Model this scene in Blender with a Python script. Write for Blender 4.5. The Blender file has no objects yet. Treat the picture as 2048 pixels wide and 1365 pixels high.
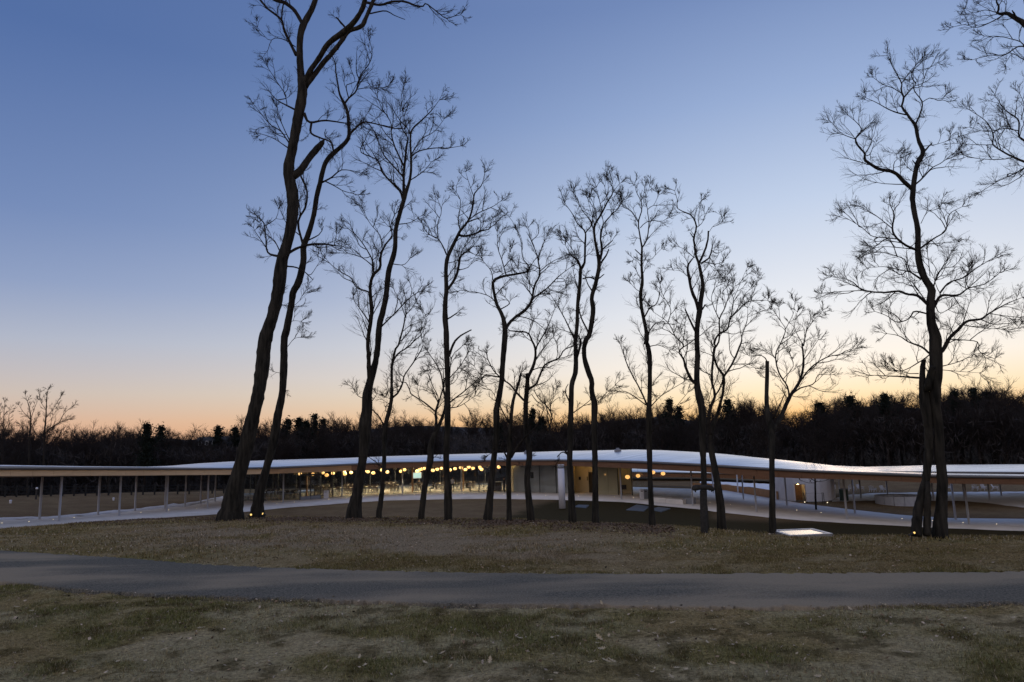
import bpy, bmesh, math, random
import numpy as np
from mathutils import Vector, Matrix

SC = bpy.context.scene
COL = SC.collection
rng = np.random.default_rng(7)
random.seed(7)
R = math.radians

# ------------------------------------------------------------------ camera
# eye at the origin, looking along +Y, pitched up and slightly rolled
F, CX, CY = 1365.0, 1024.0, 682.5
PITCH, ROLL = R(8.4), 0.027
_f = np.array([0, math.cos(PITCH), math.sin(PITCH)])
_r0 = np.array([1.0, 0, 0]); _u0 = np.array([0, -math.sin(PITCH), math.cos(PITCH)])
_r = _r0 * math.cos(ROLL) - _u0 * math.sin(ROLL)
_u = _u0 * math.cos(ROLL) + _r0 * math.sin(ROLL)
cam = bpy.data.cameras.new('camera')
cam.sensor_width = 36.0; cam.lens = 24.0; cam.clip_start = 0.1; cam.clip_end = 3000.0
camo = bpy.data.objects.new('camera', cam); COL.objects.link(camo)
camo.matrix_world = Matrix(((_r[0], _u[0], -_f[0], 0), (_r[1], _u[1], -_f[1], 0), (_r[2], _u[2], -_f[2], 0), (0, 0, 0, 1)))
SC.camera = camo
SC.render.resolution_x, SC.render.resolution_y = 1024, 682

# ------------------------------------------------------------------ dusk sky
SUN_AZ = R(26.0)
w = bpy.data.worlds.new("World"); SC.world = w; w.use_nodes = True
N = w.node_tree.nodes; L = w.node_tree.links
bg = N['Background']
sky = N.new('ShaderNodeTexSky'); sky.sky_type = 'NISHITA'; sky.sun_disc = False
sky.sun_elevation = R(-1.5); sky.sun_rotation = SUN_AZ; sky.altitude = 100
def s2l(c):
    return tuple((x / 255 / 12.92) if x / 255 <= 0.04045 else ((x / 255 + 0.055) / 1.055) ** 2.4 for x in c)
def mathn(op, a=None, b=None, clamp=False):
    n = N.new('ShaderNodeMath'); n.operation = op; n.use_clamp = clamp
    for i, v in enumerate((a, b)):
        if v is None: continue
        if isinstance(v, (int, float)): n.inputs[i].default_value = v
        else: L.new(v, n.inputs[i])
    return n.outputs[0]
tc = N.new('ShaderNodeTexCoord')
nv = N.new('ShaderNodeVectorMath'); nv.operation = 'NORMALIZE'; L.new(tc.outputs['Generated'], nv.inputs[0])
sp = N.new('ShaderNodeSeparateXYZ'); L.new(nv.outputs[0], sp.inputs[0])
elev = mathn('ARCSINE', sp.outputs[2])
e01 = mathn('DIVIDE', elev, math.pi / 2, True)
e01 = mathn('POWER', e01, 0.5)            # spread the low elevations
hv = N.new('ShaderNodeCombineXYZ'); L.new(sp.outputs[0], hv.inputs[0]); L.new(sp.outputs[1], hv.inputs[1])
hn = N.new('ShaderNodeVectorMath'); hn.operation = 'NORMALIZE'; L.new(hv.outputs[0], hn.inputs[0])
dt = N.new('ShaderNodeVectorMath'); dt.operation = 'DOT_PRODUCT'; L.new(hn.outputs[0], dt.inputs[0])
dt.inputs[1].default_value = (math.sin(SUN_AZ), math.cos(SUN_AZ), 0)
half = mathn('MULTIPLY', mathn('ADD', dt.outputs['Value'], 1.0), 0.5)      # 1 towards the sun, 0 away
sunw = mathn('POWER', half, 9.0)
def ramp(stops):
    n = N.new('ShaderNodeValToRGB'); cr = n.color_ramp; cr.interpolation = 'EASE' if False else 'LINEAR'
    while len(cr.elements) < len(stops): cr.elements.new(0.5)
    for el, (deg, c) in zip(cr.elements, stops):
        el.position = math.sqrt(deg / 90); el.color = (*s2l(c), 1)
    L.new(e01, n.inputs[0]); return n.outputs[0]
toward = ramp([(0, (255, 178, 94)), (1.6, (255, 207, 140)), (3.2, (255, 234, 196)), (5.5, (255, 246, 234)), (10, (236, 238, 243)), (18, (194, 209, 234)), (26, (152, 174, 214)), (34, (116, 140, 188)), (55, (112, 133, 180)), (90, (116, 133, 174))])
away = ramp([(0, (226, 156, 114)), (2.2, (218, 180, 156)), (4.2, (202, 188, 180)), (8, (171, 179, 199)), (12, (135, 154, 193)), (17, (108, 133, 182)), (29, (76, 106, 162)), (55, (90, 112, 162)), (90, (116, 133, 174))])
# opposite the afterglow: the pale rosy band of the eastern dusk sky
behind = ramp([(0, (176, 168, 182)), (4, (208, 188, 186)), (10, (224, 207, 202)), (20, (216, 208, 212)), (38, (182, 184, 204)), (60, (142, 154, 188)), (90, (116, 133, 174))])
sun01 = mathn('MULTIPLY', sunw, 1.0, True)
mx = N.new('ShaderNodeMixRGB'); L.new(sun01, mx.inputs[0]); L.new(away, mx.inputs[1]); L.new(toward, mx.inputs[2])
sk = N.new('ShaderNodeMixRGB'); sk.blend_type = 'MULTIPLY'; sk.inputs[0].default_value = 1; sk.inputs[2].default_value = (1.6, 1.6, 1.6, 1)
L.new(sky.outputs[0], sk.inputs[1])
bw = N.new('ShaderNodeMapRange'); bw.interpolation_type = 'SMOOTHSTEP'; bw.inputs[1].default_value = 0.62; bw.inputs[2].default_value = 0.12; L.new(half, bw.inputs[0])
mb_ = N.new('ShaderNodeMixRGB'); L.new(bw.outputs[0], mb_.inputs[0]); L.new(mx.outputs[0], mb_.inputs[1]); L.new(behind, mb_.inputs[2])
mx2 = N.new('ShaderNodeMixRGB'); mx2.inputs[0].default_value = 0.04
L.new(mb_.outputs[0], mx2.inputs[1]); L.new(sk.outputs[0], mx2.inputs[2])
L.new(mx2.outputs[0], bg.inputs[0]); bg.inputs[1].default_value = 1.0

# the sun has just gone: only a faint warm rest of it comes over the wood
sd = bpy.data.lights.new('sun', 'SUN'); sd.energy = 0.12; sd.angle = R(12); sd.color = (1, 0.72, 0.45)
so = bpy.data.objects.new('sun', sd); COL.objects.link(so)
sdir = Vector((math.sin(SUN_AZ) * math.cos(R(3)), math.cos(SUN_AZ) * math.cos(R(3)), math.sin(R(3))))
so.rotation_euler = sdir.to_track_quat('Z', 'Y').to_euler(); so.location = (60, 120, 40)

vs = SC.view_settings
vs.view_transform = 'Standard'; vs.look = 'None'; vs.exposure = 0.0; vs.gamma = 1.0; vs.use_curve_mapping = False
cy = SC.cycles
cy.max_bounces = 6; cy.diffuse_bounces = 2; cy.glossy_bounces = 3; cy.transmission_bounces = 4; cy.transparent_max_bounces = 16
cy.sample_clamp_indirect = 4.0; cy.caustics_reflective = False; cy.caustics_refractive = False

# ------------------------------------------------------------------ geometry helpers
def ray(px, py):
    d = _f + (px - CX) / F * _r - (py - CY) / F * _u
    return d / d[1]
def P(px, py, d):
    return ray(px, py) * d
def PZ(px, py, z):
    r = ray(px, py); return r * (z / r[2])
def proj(p):
    p = np.asarray(p, float); z = p @ _f
    return CX + F * (p @ _r) / z, CY - F * (p @ _u) / z
def tab(pairs):
    xs = [a for a, b in pairs]; ys = [b for a, b in pairs]
    return lambda x: np.interp(x, xs, ys)
def lift(x, y, t):
    z = -3.0
    for _ in range(6):
        px, _py = proj((x, y, z)); z = ray(px, float(t(px)))[2] * y
    return z

OFF = {}
def off(o): return OFF.get(o.name, np.zeros(3)) if o else np.zeros(3)
def fast_mesh(name, V, Fc):
    V = np.ascontiguousarray(V, np.float32); Fc = np.ascontiguousarray(Fc, np.int32)
    me = bpy.data.meshes.new(name); k = Fc.shape[1]
    me.vertices.add(len(V)); me.vertices.foreach_set('co', V.ravel())
    me.loops.add(Fc.size); me.loops.foreach_set('vertex_index', Fc.ravel())
    me.polygons.add(len(Fc)); me.polygons.foreach_set('loop_start', np.arange(0, Fc.size, k, dtype=np.int32))
    me.update(calc_edges=True); return me
def link(name, me, mat, parent=None, smooth=False):
    if mat: me.materials.append(mat)
    if smooth: me.polygons.foreach_set('use_smooth', np.ones(len(me.polygons), bool))
    o = bpy.data.objects.new(name, me); COL.objects.link(o)
    if parent:
        o.parent = parent; OFF[o.name] = off(parent)
    return o
def mobj(name, V, Fc, mat, parent=None, smooth=False):
    """V in world space; faces may be ragged"""
    V = np.asarray(V, float) - off(parent)
    if isinstance(Fc, np.ndarray): me = fast_mesh(name, V, Fc)
    else:
        me = bpy.data.meshes.new(name); me.from_pydata([tuple(v) for v in V], [], [tuple(f) for f in Fc]); me.update()
    return link(name, me, mat, parent, smooth)
def tag(o, label=None, cat=None, group=None, kind=None):
    if label: o['label'] = label
    if cat: o['category'] = cat
    if group: o['group'] = group
    if kind: o['kind'] = kind
    return o
def thing(name, label, cat, loc=(0, 0, 0), group=None):
    o = bpy.data.objects.new(name, None); COL.objects.link(o); o.location = loc; o.empty_display_size = 0.2
    OFF[o.name] = np.array(loc, float)
    return tag(o, label, cat, group)
def dup(root, loc, rotz=0.0, scale=None, label=None, parent=None):
    r = root.copy(); COL.objects.link(r)
    if parent is None:
        r.location = loc; r.rotation_euler = (0, 0, rotz)
        if scale is not None: r.scale = scale if hasattr(scale, '__len__') else (scale,) * 3
        if label: r['label'] = label
    else: r.parent = parent
    for ch in list(root.children): dup(ch, None, parent=r)
    return r

class MB:
    """collects boxes, tubes and prisms into one mesh"""
    def __init__(s): s.v = []; s.f = []
    def add(s, V, Fc):
        n = len(s.v); s.v += [tuple(map(float, v)) for v in V]; s.f += [tuple(i + n for i in f) for f in Fc]; return s
    def box(s, c, size, rz=0.0, bev=0.0):
        cx, cy_, cz = c; a, b, h = (x / 2 for x in size); ca, sa = math.cos(rz), math.sin(rz)
        pts = []
        if bev <= 0:
            for z in (-h, h):
                for x, y in ((-a, -b), (a, -b), (a, b), (-a, b)): pts.append((cx + x * ca - y * sa, cy_ + x * sa + y * ca, cz + z))
            return s.add(pts, [(3, 2, 1, 0), (4, 5, 6, 7), (0, 1, 5, 4), (1, 2, 6, 5), (2, 3, 7, 6), (3, 0, 4, 7)])
        ring = lambda i: [(-a + i, -b), (a - i, -b), (a, -b + i), (a, b - i), (a - i, b), (-a + i, b), (-a, b - i), (-a, -b + i)]
        r2 = lambda i, z: [(cx + x * ca - y * sa, cy_ + x * sa + y * ca, cz + z) for x, y in [(x * (1 - i / max(a, 1e-6)), y * (1 - i / max(b, 1e-6))) for x, y in ring(bev)]]
        pts = r2(bev, -h) + r2(0, -h + bev) + r2(0, h - bev) + r2(bev, h)
        fs = [tuple(range(7, -1, -1)), tuple(range(24, 32))]
        for k in range(3):
            for i in range(8): fs.append((k * 8 + i, k * 8 + (i + 1) % 8, k * 8 + 8 + (i + 1) % 8, k * 8 + 8 + i))
        return s.add(pts, fs)
    def tube(s, pts, rad, sides=8, caps=True):
        pts = np.asarray(pts, float); n = len(pts)
        rad = np.full(n, rad) if np.isscalar(rad) else np.asarray(rad, float)
        V, Fc = tubes(pts[None], rad[None], sides)
        fl = [tuple(f) for f in Fc]
        if caps: fl += [tuple(range(sides - 1, -1, -1)), tuple((n - 1) * sides + i for i in range(sides))]
        return s.add(V, fl)
    def lathe(s, c, prof, sides=16):
        pts = []; fs = []
        for r_, z in prof:
            for i in range(sides):
                t = 2 * math.pi * i / sides; pts.append((c[0] + r_ * math.cos(t), c[1] + r_ * math.sin(t), c[2] + z))
        for k in range(len(prof) - 1):
            for i in range(sides): fs.append((k * sides + i, k * sides + (i + 1) % sides, (k + 1) * sides + (i + 1) % sides, (k + 1) * sides + i))
        fs.append(tuple(range(sides - 1, -1, -1))); fs.append(tuple((len(prof) - 1) * sides + i for i in range(sides)))
        return s.add(pts, fs)
    def build(s, name, mat, parent=None, smooth=False):
        return mobj(name, s.v, s.f, mat, parent, smooth)

def norm(a): return a / np.maximum(np.linalg.norm(a, axis=-1, keepdims=True), 1e-9)
def tubes(pts, rad, S):
    """pts (N,K,3), rad (N,K): open tubes of S sides"""
    Nn, K, _ = pts.shape
    t = np.empty_like(pts); t[:, 1:-1] = pts[:, 2:] - pts[:, :-2] if K > 2 else 0
    t[:, 0] = pts[:, 1] - pts[:, 0]; t[:, -1] = pts[:, -1] - pts[:, -2]
    t = norm(t)
    mean = norm(pts[:, -1] - pts[:, 0])
    ref = np.where(np.abs(mean[:, 1:2]) < 0.8, np.array([[0, 1.0, 0]]), np.array([[1.0, 0, 0]]))[:, None]
    a = norm(np.cross(t, ref)); b = np.cross(t, a)
    ang = np.arange(S) * 2 * math.pi / S
    V = pts[:, :, None] + rad[:, :, None, None] * (a[:, :, None] * np.cos(ang)[None, None, :, None] + b[:, :, None] * np.sin(ang)[None, None, :, None])
    idx = np.arange(Nn * K * S).reshape(Nn, K, S)
    q = np.stack([idx[:, :-1], np.roll(idx, -1, 2)[:, :-1], np.roll(idx, -1, 2)[:, 1:], idx[:, 1:]], -1)
    return V.reshape(-1, 3), q.reshape(-1, 4)
def spline(p, n):
    p = np.asarray(p, float)
    if len(p) == 2: return p[0] + (p[1] - p[0]) * np.linspace(0, 1, n)[:, None]
    q = np.vstack([2 * p[0] - p[1], p, 2 * p[-1] - p[-2]])
    seg = np.linalg.norm(np.diff(p[:, :2], axis=0), axis=1); s = np.r_[0, np.cumsum(seg)]
    out = []
    for t in np.linspace(0, s[-1], n):
        i = min(max(np.searchsorted(s, t, 'right') - 1, 0), len(p) - 2); u = (t - s[i]) / max(s[i + 1] - s[i], 1e-9)
        a, b, c, d = q[i:i + 4]
        out.append(0.5 * (2 * b + (c - a) * u + (2 * a - 5 * b + 4 * c - d) * u * u + (3 * b - a - 3 * c + d) * u ** 3))
    return np.array(out)

# smooth value noise for layout
_perm = rng.random((256, 256))
def vnoise(x, y):
    xi = np.floor(x).astype(int); yi = np.floor(y).astype(int); fx = x - xi; fy = y - yi
    fx = fx * fx * (3 - 2 * fx); fy = fy * fy * (3 - 2 * fy)
    g = lambda i, j: _perm[i & 255, j & 255]
    return (g(xi, yi) * (1 - fx) + g(xi + 1, yi) * fx) * (1 - fy) + (g(xi, yi + 1) * (1 - fx) + g(xi + 1, yi + 1) * fx) * fy
def fbm(x, y, o=4):
    s = 0; a = 0.5; t = 0
    for k in range(o):
        s = s + a * vnoise(x * 2 ** k + 17.3 * k, y * 2 ** k + 9.1 * k); t += a; a *= 0.5
    return s / t

# ------------------------------------------------------------------ materials
def mat(name, col, rough=0.8, metal=0.0, var=0.0, scale=5.0, bump=0.0, bscale=None, detail=6.0, col2=None, spec=0.5, emit=None, estr=0.0, stretch=None):
    m = bpy.data.materials.new(name); m.use_nodes = True
    n = m.node_tree.nodes; l = m.node_tree.links; b = n['Principled BSDF']
    b.inputs['Roughness'].default_value = rough; b.inputs['Metallic'].default_value = metal
    b.inputs['Specular IOR Level'].default_value = spec
    b.inputs['Base Color'].default_value = (*col, 1)
    src = None
    if var or col2 or bump:
        t = n.new('ShaderNodeTexCoord'); src = t.outputs['Object']
        if stretch:
            mp = n.new('ShaderNodeMapping'); mp.inputs['Scale'].default_value = stretch; l.new(src, mp.inputs[0]); src = mp.outputs[0]
    if var or col2:
        nz = n.new('ShaderNodeTexNoise'); nz.inputs['Scale'].default_value = scale; nz.inputs['Detail'].default_value = detail; l.new(src, nz.inputs['Vector'])
        cr = n.new('ShaderNodeValToRGB'); cr.color_ramp.elements[0].position = 0.32; cr.color_ramp.elements[1].position = 0.68
        c2 = col2 or tuple(min(1, c * (1 + var)) for c in col); c1 = col if col2 else tuple(c * (1 - var) for c in col)
        cr.color_ramp.elements[0].color = (*c1, 1); cr.color_ramp.elements[1].color = (*c2, 1)
        l.new(nz.outputs['Fac'], cr.inputs[0]); l.new(cr.outputs[0], b.inputs['Base Color'])
    if bump:
        nb = n.new('ShaderNodeTexNoise'); nb.inputs['Scale'].default_value = bscale or scale * 3; nb.inputs['Detail'].default_value = detail; l.new(src, nb.inputs['Vector'])
        bp = n.new('ShaderNodeBump'); bp.inputs['Strength'].default_value = bump; bp.inputs['Distance'].default_value = 0.05
        l.new(nb.outputs['Fac'], bp.inputs['Height']); l.new(bp.outputs[0], b.inputs['Normal'])
    if emit:
        b.inputs['Emission Color'].default_value = (*emit, 1); b.inputs['Emission Strength'].default_value = estr
    return m
M = {}
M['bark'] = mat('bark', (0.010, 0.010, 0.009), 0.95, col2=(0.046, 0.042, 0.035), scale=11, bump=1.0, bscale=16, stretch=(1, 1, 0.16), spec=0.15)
M['limb'] = mat('limb_bark', (0.026, 0.023, 0.021), 0.95, var=0.3, scale=9, spec=0.15)
M['twig'] = mat('twig_bark', (0.030, 0.025, 0.023), 0.9, spec=0.15)
M['wood_bark'] = mat('forest_bark', (0.036, 0.030, 0.028), 0.95, var=0.3, scale=0.3, spec=0.1)
M['needles'] = mat('needles', (0.016, 0.022, 0.018), 0.9, var=0.3, scale=1.5, spec=0.1)
M['brush'] = mat('undergrowth', (0.062, 0.057, 0.056), 0.95, var=0.4, scale=0.4, spec=0.1)
M['asphalt'] = mat('asphalt', (0.052, 0.053, 0.055), 0.9, var=0.25, scale=60, bump=0.5, bscale=180, spec=0.25)
M['concrete'] = mat('concrete', (0.70, 0.67, 0.63), 0.75, var=0.10, scale=0.8, bump=0.1, bscale=8)
M['snow'] = mat('snow', (0.82, 0.83, 0.86), 0.7, var=0.08, scale=3, bump=0.6, bscale=6)
M['roofmetal'] = mat('anodised_roof', (0.66, 0.65, 0.70), 0.27, 1.0, var=0.16, scale=1.0, bump=0.22, bscale=1.1, stretch=(0.35, 1.6, 1))
M['edge'] = mat('grey_roof_edge', (0.20, 0.205, 0.22), 0.5, 0.6)
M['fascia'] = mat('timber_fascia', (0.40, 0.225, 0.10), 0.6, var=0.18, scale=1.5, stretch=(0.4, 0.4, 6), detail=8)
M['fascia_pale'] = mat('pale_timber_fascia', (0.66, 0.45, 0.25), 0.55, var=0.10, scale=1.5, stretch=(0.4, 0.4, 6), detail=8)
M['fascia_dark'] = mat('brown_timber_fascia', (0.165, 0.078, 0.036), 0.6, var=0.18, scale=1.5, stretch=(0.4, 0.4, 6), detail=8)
M['soffit'] = mat('timber_soffit', (0.34, 0.21, 0.11), 0.6, var=0.15, scale=2)
M['column'] = mat('white_steel', (0.46, 0.47, 0.50), 0.4, 0.0)
M['mullion'] = mat('dark_frame', (0.05, 0.052, 0.055), 0.5, 0.4)
M['rail'] = mat('dark_rail', (0.014, 0.014, 0.014), 0.9)
M['post'] = mat('timber_post', (0.30, 0.16, 0.07), 0.6, var=0.2, scale=6)
M['floor'] = mat('polished_floor', (0.70, 0.66, 0.56), 0.05, var=0.05, scale=0.7)
M['wall'] = mat('pale_wall', (0.42, 0.42, 0.42), 0.6, var=0.05, scale=0.7)
M['cream'] = mat('cream_wall', (0.62, 0.52, 0.33), 0.6, var=0.04, scale=0.8)
M['white'] = mat('white_paint', (0.66, 0.67, 0.72), 0.45, var=0.04, scale=3)
M['grey'] = mat('grey_metal', (0.24, 0.26, 0.30), 0.5)
M['black'] = mat('black_paint', (0.012, 0.012, 0.013), 0.5)
M['door'] = mat('dark_door', (0.05, 0.04, 0.03), 0.5)
M['chairwood'] = mat('brown_chair', (0.014, 0.007, 0.005), 0.5)
M['tabletop'] = mat('pale_table', (0.70, 0.64, 0.52), 0.08, var=0.05, scale=4)
M['green'] = mat('dark_green', (0.02, 0.045, 0.035), 0.5)
M['slate'] = mat('blue_slate', (0.10, 0.125, 0.15), 0.55, var=0.15, scale=3)
M['log'] = mat('weathered_log', (0.028, 0.026, 0.023), 0.9, var=0.4, scale=12, bump=0.8, bscale=30)
M['redwall'] = mat('cedar_wall', (0.36, 0.19, 0.08), 0.6, var=0.15, scale=2, stretch=(3, 3, 0.5))
M['stone'] = mat('pale_stone', (0.44, 0.45, 0.48), 0.7, var=0.08, scale=3)
M['skin'] = mat('skin', (0.30, 0.17, 0.12), 0.6)
M['hair'] = mat('hair', (0.012, 0.009, 0.008), 0.7)
M['cloth_dark'] = mat('dark_cloth', (0.018, 0.018, 0.022), 0.9)
M['cloth_white'] = mat('white_cloth', (0.55, 0.55, 0.55), 0.9)
M['lamp'] = mat('paper_globe', (0.9, 0.7, 0.4), 0.6, emit=(1.0, 0.50, 0.14), estr=1.2)
M['spot'] = mat('warm_light', (0.9, 0.7, 0.3), 0.6, emit=(1.0, 0.62, 0.16), estr=1.3)
M['dot'] = mat('ground_light', (0.9, 0.8, 0.6), 0.6, emit=(1.0, 0.82, 0.55), estr=1.5)
M['down'] = mat('down_light', (0.9, 0.8, 0.6), 0.6, emit=(1.0, 0.66, 0.22), estr=26.0)
M['hall'] = mat('hall_light', (0.9, 0.85, 0.7), 0.6, emit=(1.0, 0.80, 0.50), estr=170.0)
M['screen'] = mat('screen', (0.2, 0.3, 0.3), 0.4, emit=(0.50, 0.72, 0.68), estr=0.95)
M['leaf'] = mat('dead_leaf', (0.46, 0.37, 0.23), 0.8, var=0.25, scale=14)
M['litter'] = mat('leaf_litter', (0.13, 0.085, 0.052), 0.9, var=0.4, scale=20)
def glass():
    m = bpy.data.materials.new('glass'); m.use_nodes = True; n = m.node_tree.nodes; l = m.node_tree.links
    n.remove(n['Principled BSDF']); o = n['Material Output']
    t = n.new('ShaderNodeBsdfTransparent'); t.inputs[0].default_value = (0.96, 0.98, 0.975, 1)
    g = n.new('ShaderNodeBsdfGlossy'); g.inputs['Roughness'].default_value = 0.01
    fr = n.new('ShaderNodeFresnel'); fr.inputs[0].default_value = 1.35
    x = n.new('ShaderNodeMixShader'); l.new(fr.outputs[0], x.inputs[0]); l.new(t.outputs[0], x.inputs[1]); l.new(g.outputs[0], x.inputs[2])
    l.new(x.outputs[0], o.inputs[0]); return m
M['glass'] = glass()
# ------------------------------------------------------------------ ground
crest_d = tab([(-700, 20), (-200, 21), (0, 22), (120, 23), (300, 24.5), (500, 23.5), (700, 22), (900, 19.8), (1100, 18.4), (1300, 16.6), (1600, 13.9), (2048, 12.4), (2500, 11.5)])
zfloor = tab([(-300, -3.9), (0, -4.15), (118, -4.5), (238, -4.8), (415, -5.3), (566, -5.7), (684, -5.8), (900, -5.8), (1243, -5.85), (1386, -5.96), (1513, -6.3), (1694, -6.5), (1938, -6.95), (2300, -7.3)])
fall_d = tab([(-300, 20), (0, 19), (300, 26), (566, 34), (900, 34), (1243, 30), (1500, 26), (2048, 30)])
def terr(x, y):
    x = np.asarray(x, float); y = np.asarray(y, float)
    yy = np.maximum(y, 3.0)
    a = np.clip(x / yy, -2.5, 2.5) * F + CX
    near = -1.6 - 0.030 * np.maximum(y, -20)
    dc = crest_d(a); zf = zfloor(a) - 0.16
    t = np.clip((y - dc + 1.5) / fall_d(a), 0, 1); t = t * t * (3 - 2 * t)
    nearc = -1.6 - 0.030 * np.minimum(np.maximum(y, -20), dc + 3)
    z = nearc * (1 - t) + zf * t
    # beyond the pavilion the meadow dips away on the left, stays level on the right
    far = np.clip((y - np.interp(a, [0, 500, 1100, 1500], [72, 96, 105, 110])) / 45, 0, 1)
    z = z - far * far * (3 - 2 * far) * np.interp(a, [0, 700, 1500, 2048], [3.6, 2.5, 1.8, 1.2])
    z = z + 0.05 * (fbm(x * 0.35, y * 0.35, 3) - 0.5) * np.clip(y / 8, 0, 1)
    return z
def hit(px, py, d0=3.0, d1=140.0, zoff=0.0):
    r = ray(px, py); ds = np.linspace(d0, d1, 2600)
    zz = terr(r[0] * ds, ds) + zoff; below = r[2] * ds <= zz
    i = int(np.argmax(below)) if below.any() else len(ds) // 2; d = ds[i]
    return np.array([r[0] * d, d, zz[i]])

# paved drive: far and near edge found on the ground
far_e = [(-420, 1082), (-200, 1090), (0, 1102), (200, 1115), (400, 1130), (700, 1142), (1024, 1148), (1400, 1150), (1700, 1149), (2048, 1146), (2350, 1142), (2700, 1136)]
near_e = [(-700, 1120), (-300, 1142), (0, 1166), (130, 1181), (300, 1191), (550, 1201), (800, 1208), (1024, 1213), (1400, 1218), (1700, 1216), (2048, 1210), (2400, 1204), (2900, 1195)]
pf = spline(np.array([hit(*p)[:2] for p in far_e]), 160); pn = spline(np.array([hit(*p)[:2] for p in near_e]), 160)
def drive_side(x, y):
    """0..1 across the drive, outside that range off it"""
    yf = np.interp(x, pf[:, 0], pf[:, 1]); yn = np.interp(x, pn[:, 0], pn[:, 1])
    return (y - yn) / np.maximum(yf - yn, 0.3)

# patchiness of the lawn: g green, b bare
def lawn(x, y):
    g = 0.55 * fbm(x * 0.5 + 3, y * 0.6 + 8, 3) + 0.45 * fbm(x * 2.0 + 13, y * 2.0 + 5, 4); b = 0.5 * fbm(x * 0.4 + 40, y * 0.6 + 21, 3) + 0.5 * fbm(x * 1.8 + 4, y * 2.0 + 31, 4); h = fbm(x * 4.5 + 5, y * 4.5 + 3, 3)
    return g, b, h

def sst(x, a, b):
    t = np.clip((x - a) / (b - a), 0, 1); return t * t * (3 - 2 * t)
us = np.concatenate([np.linspace(-3.2, -0.95, 26)[:-1], np.linspace(-0.95, 0.95, 420), np.linspace(0.95, 3.2, 26)[1:]])
ds = np.concatenate([[-90, -40, -15, -6, -1, 1.5], np.geomspace(3.0, 30, 330), np.geomspace(30, 130, 120)[1:], [150, 180, 230, 320, 450, 700, 1000, 1400]])
D, U = np.meshgrid(ds, us, indexing='ij')
span = np.where(D > 0, D + 4, 4 + np.abs(D) * 0.5)
X = U * span
Z = terr(X, D)
sd_ = drive_side(X, D); on = np.clip(1 - np.abs(sd_ - 0.5) * 2, 0, 1)
rough = (fbm(X * 3.1, D * 3.1, 3) - 0.5) * 0.07 * np.clip(1.6 - D / 25, 0, 1)
Z = Z + np.where((sd_ > -0.04) & (sd_ < 1.04), -0.03, rough) - 0.075 * np.where((sd_ > -0.045) & (sd_ < 0.02), 1, 0) * sst(fbm(X * 0.5, D * 0 + 4.2, 3) + 0.12 * np.clip(X / 4, -2, 1), 0.38, 0.52)
nr, nc = X.shape
idx = np.arange(nr * nc).reshape(nr, nc)
q = np.stack([idx[:-1, :-1], idx[:-1, 1:], idx[1:, 1:], idx[1:, :-1]], -1).reshape(-1, 4)
gme = fast_mesh('ground', np.stack([X, D, Z], -1).reshape(-1, 3), q)
g_, b_, h_ = lawn(X, D)
A = np.clip(X / np.maximum(D, 3), -2.5, 2.5) * F + CX
def mixc(c1, c2, t): return c1 * (1 - t[..., None]) + np.array(c2) * t[..., None]
def soilcol(X, D, g, b, h):
    """what grows or lies there: withered turf, live turf, worn ground, the dry meadow, the mown hollow"""
    A = np.clip(X / np.maximum(D, 3), -2.5, 2.5) * F + CX
    c = np.zeros(X.shape + (3,)) + np.array([0.305, 0.228, 0.115])
    c = mixc(c, (0.150, 0.152, 0.050), sst(g, 0.32, 0.64) * 0.78)
    c = mixc(c, (0.45, 0.365, 0.235), sst(b, 0.46, 0.66) * 0.6)
    c = mixc(c, (0.10, 0.076, 0.034), sst(h, 0.54, 0.72) * 0.75)
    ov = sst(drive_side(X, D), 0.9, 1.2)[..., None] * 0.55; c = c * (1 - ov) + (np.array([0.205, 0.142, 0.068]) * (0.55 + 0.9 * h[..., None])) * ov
    c = c * np.array([1.18, 1.20, 1.12])
    dc = crest_d(A)
    # leaf-brown strip along the brow, dry strip of bare earth before it
    br = sst(D, dc * 0.60, dc * 0.66) * (1 - sst(D, dc * 0.86, dc * 0.93)) * (1 - sst(A, 1050, 1350)) * sst(A, 150, 420)
    c = mixc(c, (0.34, 0.265, 0.175), br * 0.7 * sst(b, 0.34, 0.5))
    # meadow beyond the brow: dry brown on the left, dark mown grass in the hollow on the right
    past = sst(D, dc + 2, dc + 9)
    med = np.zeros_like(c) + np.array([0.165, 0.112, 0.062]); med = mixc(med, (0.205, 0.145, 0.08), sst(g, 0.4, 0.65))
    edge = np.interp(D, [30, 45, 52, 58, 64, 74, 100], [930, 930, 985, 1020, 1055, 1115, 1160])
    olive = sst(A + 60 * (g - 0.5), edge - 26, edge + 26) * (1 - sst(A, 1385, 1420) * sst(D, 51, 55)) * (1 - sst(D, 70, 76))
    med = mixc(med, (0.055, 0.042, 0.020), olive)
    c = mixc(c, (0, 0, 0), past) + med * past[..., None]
    wood = sst(D, 95, 120); c = mixc(c, (0.03, 0.024, 0.018), wood)
    return c
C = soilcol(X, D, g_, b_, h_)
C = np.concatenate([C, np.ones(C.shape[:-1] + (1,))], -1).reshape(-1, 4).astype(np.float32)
at = gme.color_attributes.new('soil', 'FLOAT_COLOR', 'POINT'); at.data.foreach_set('color', C.ravel())
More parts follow.
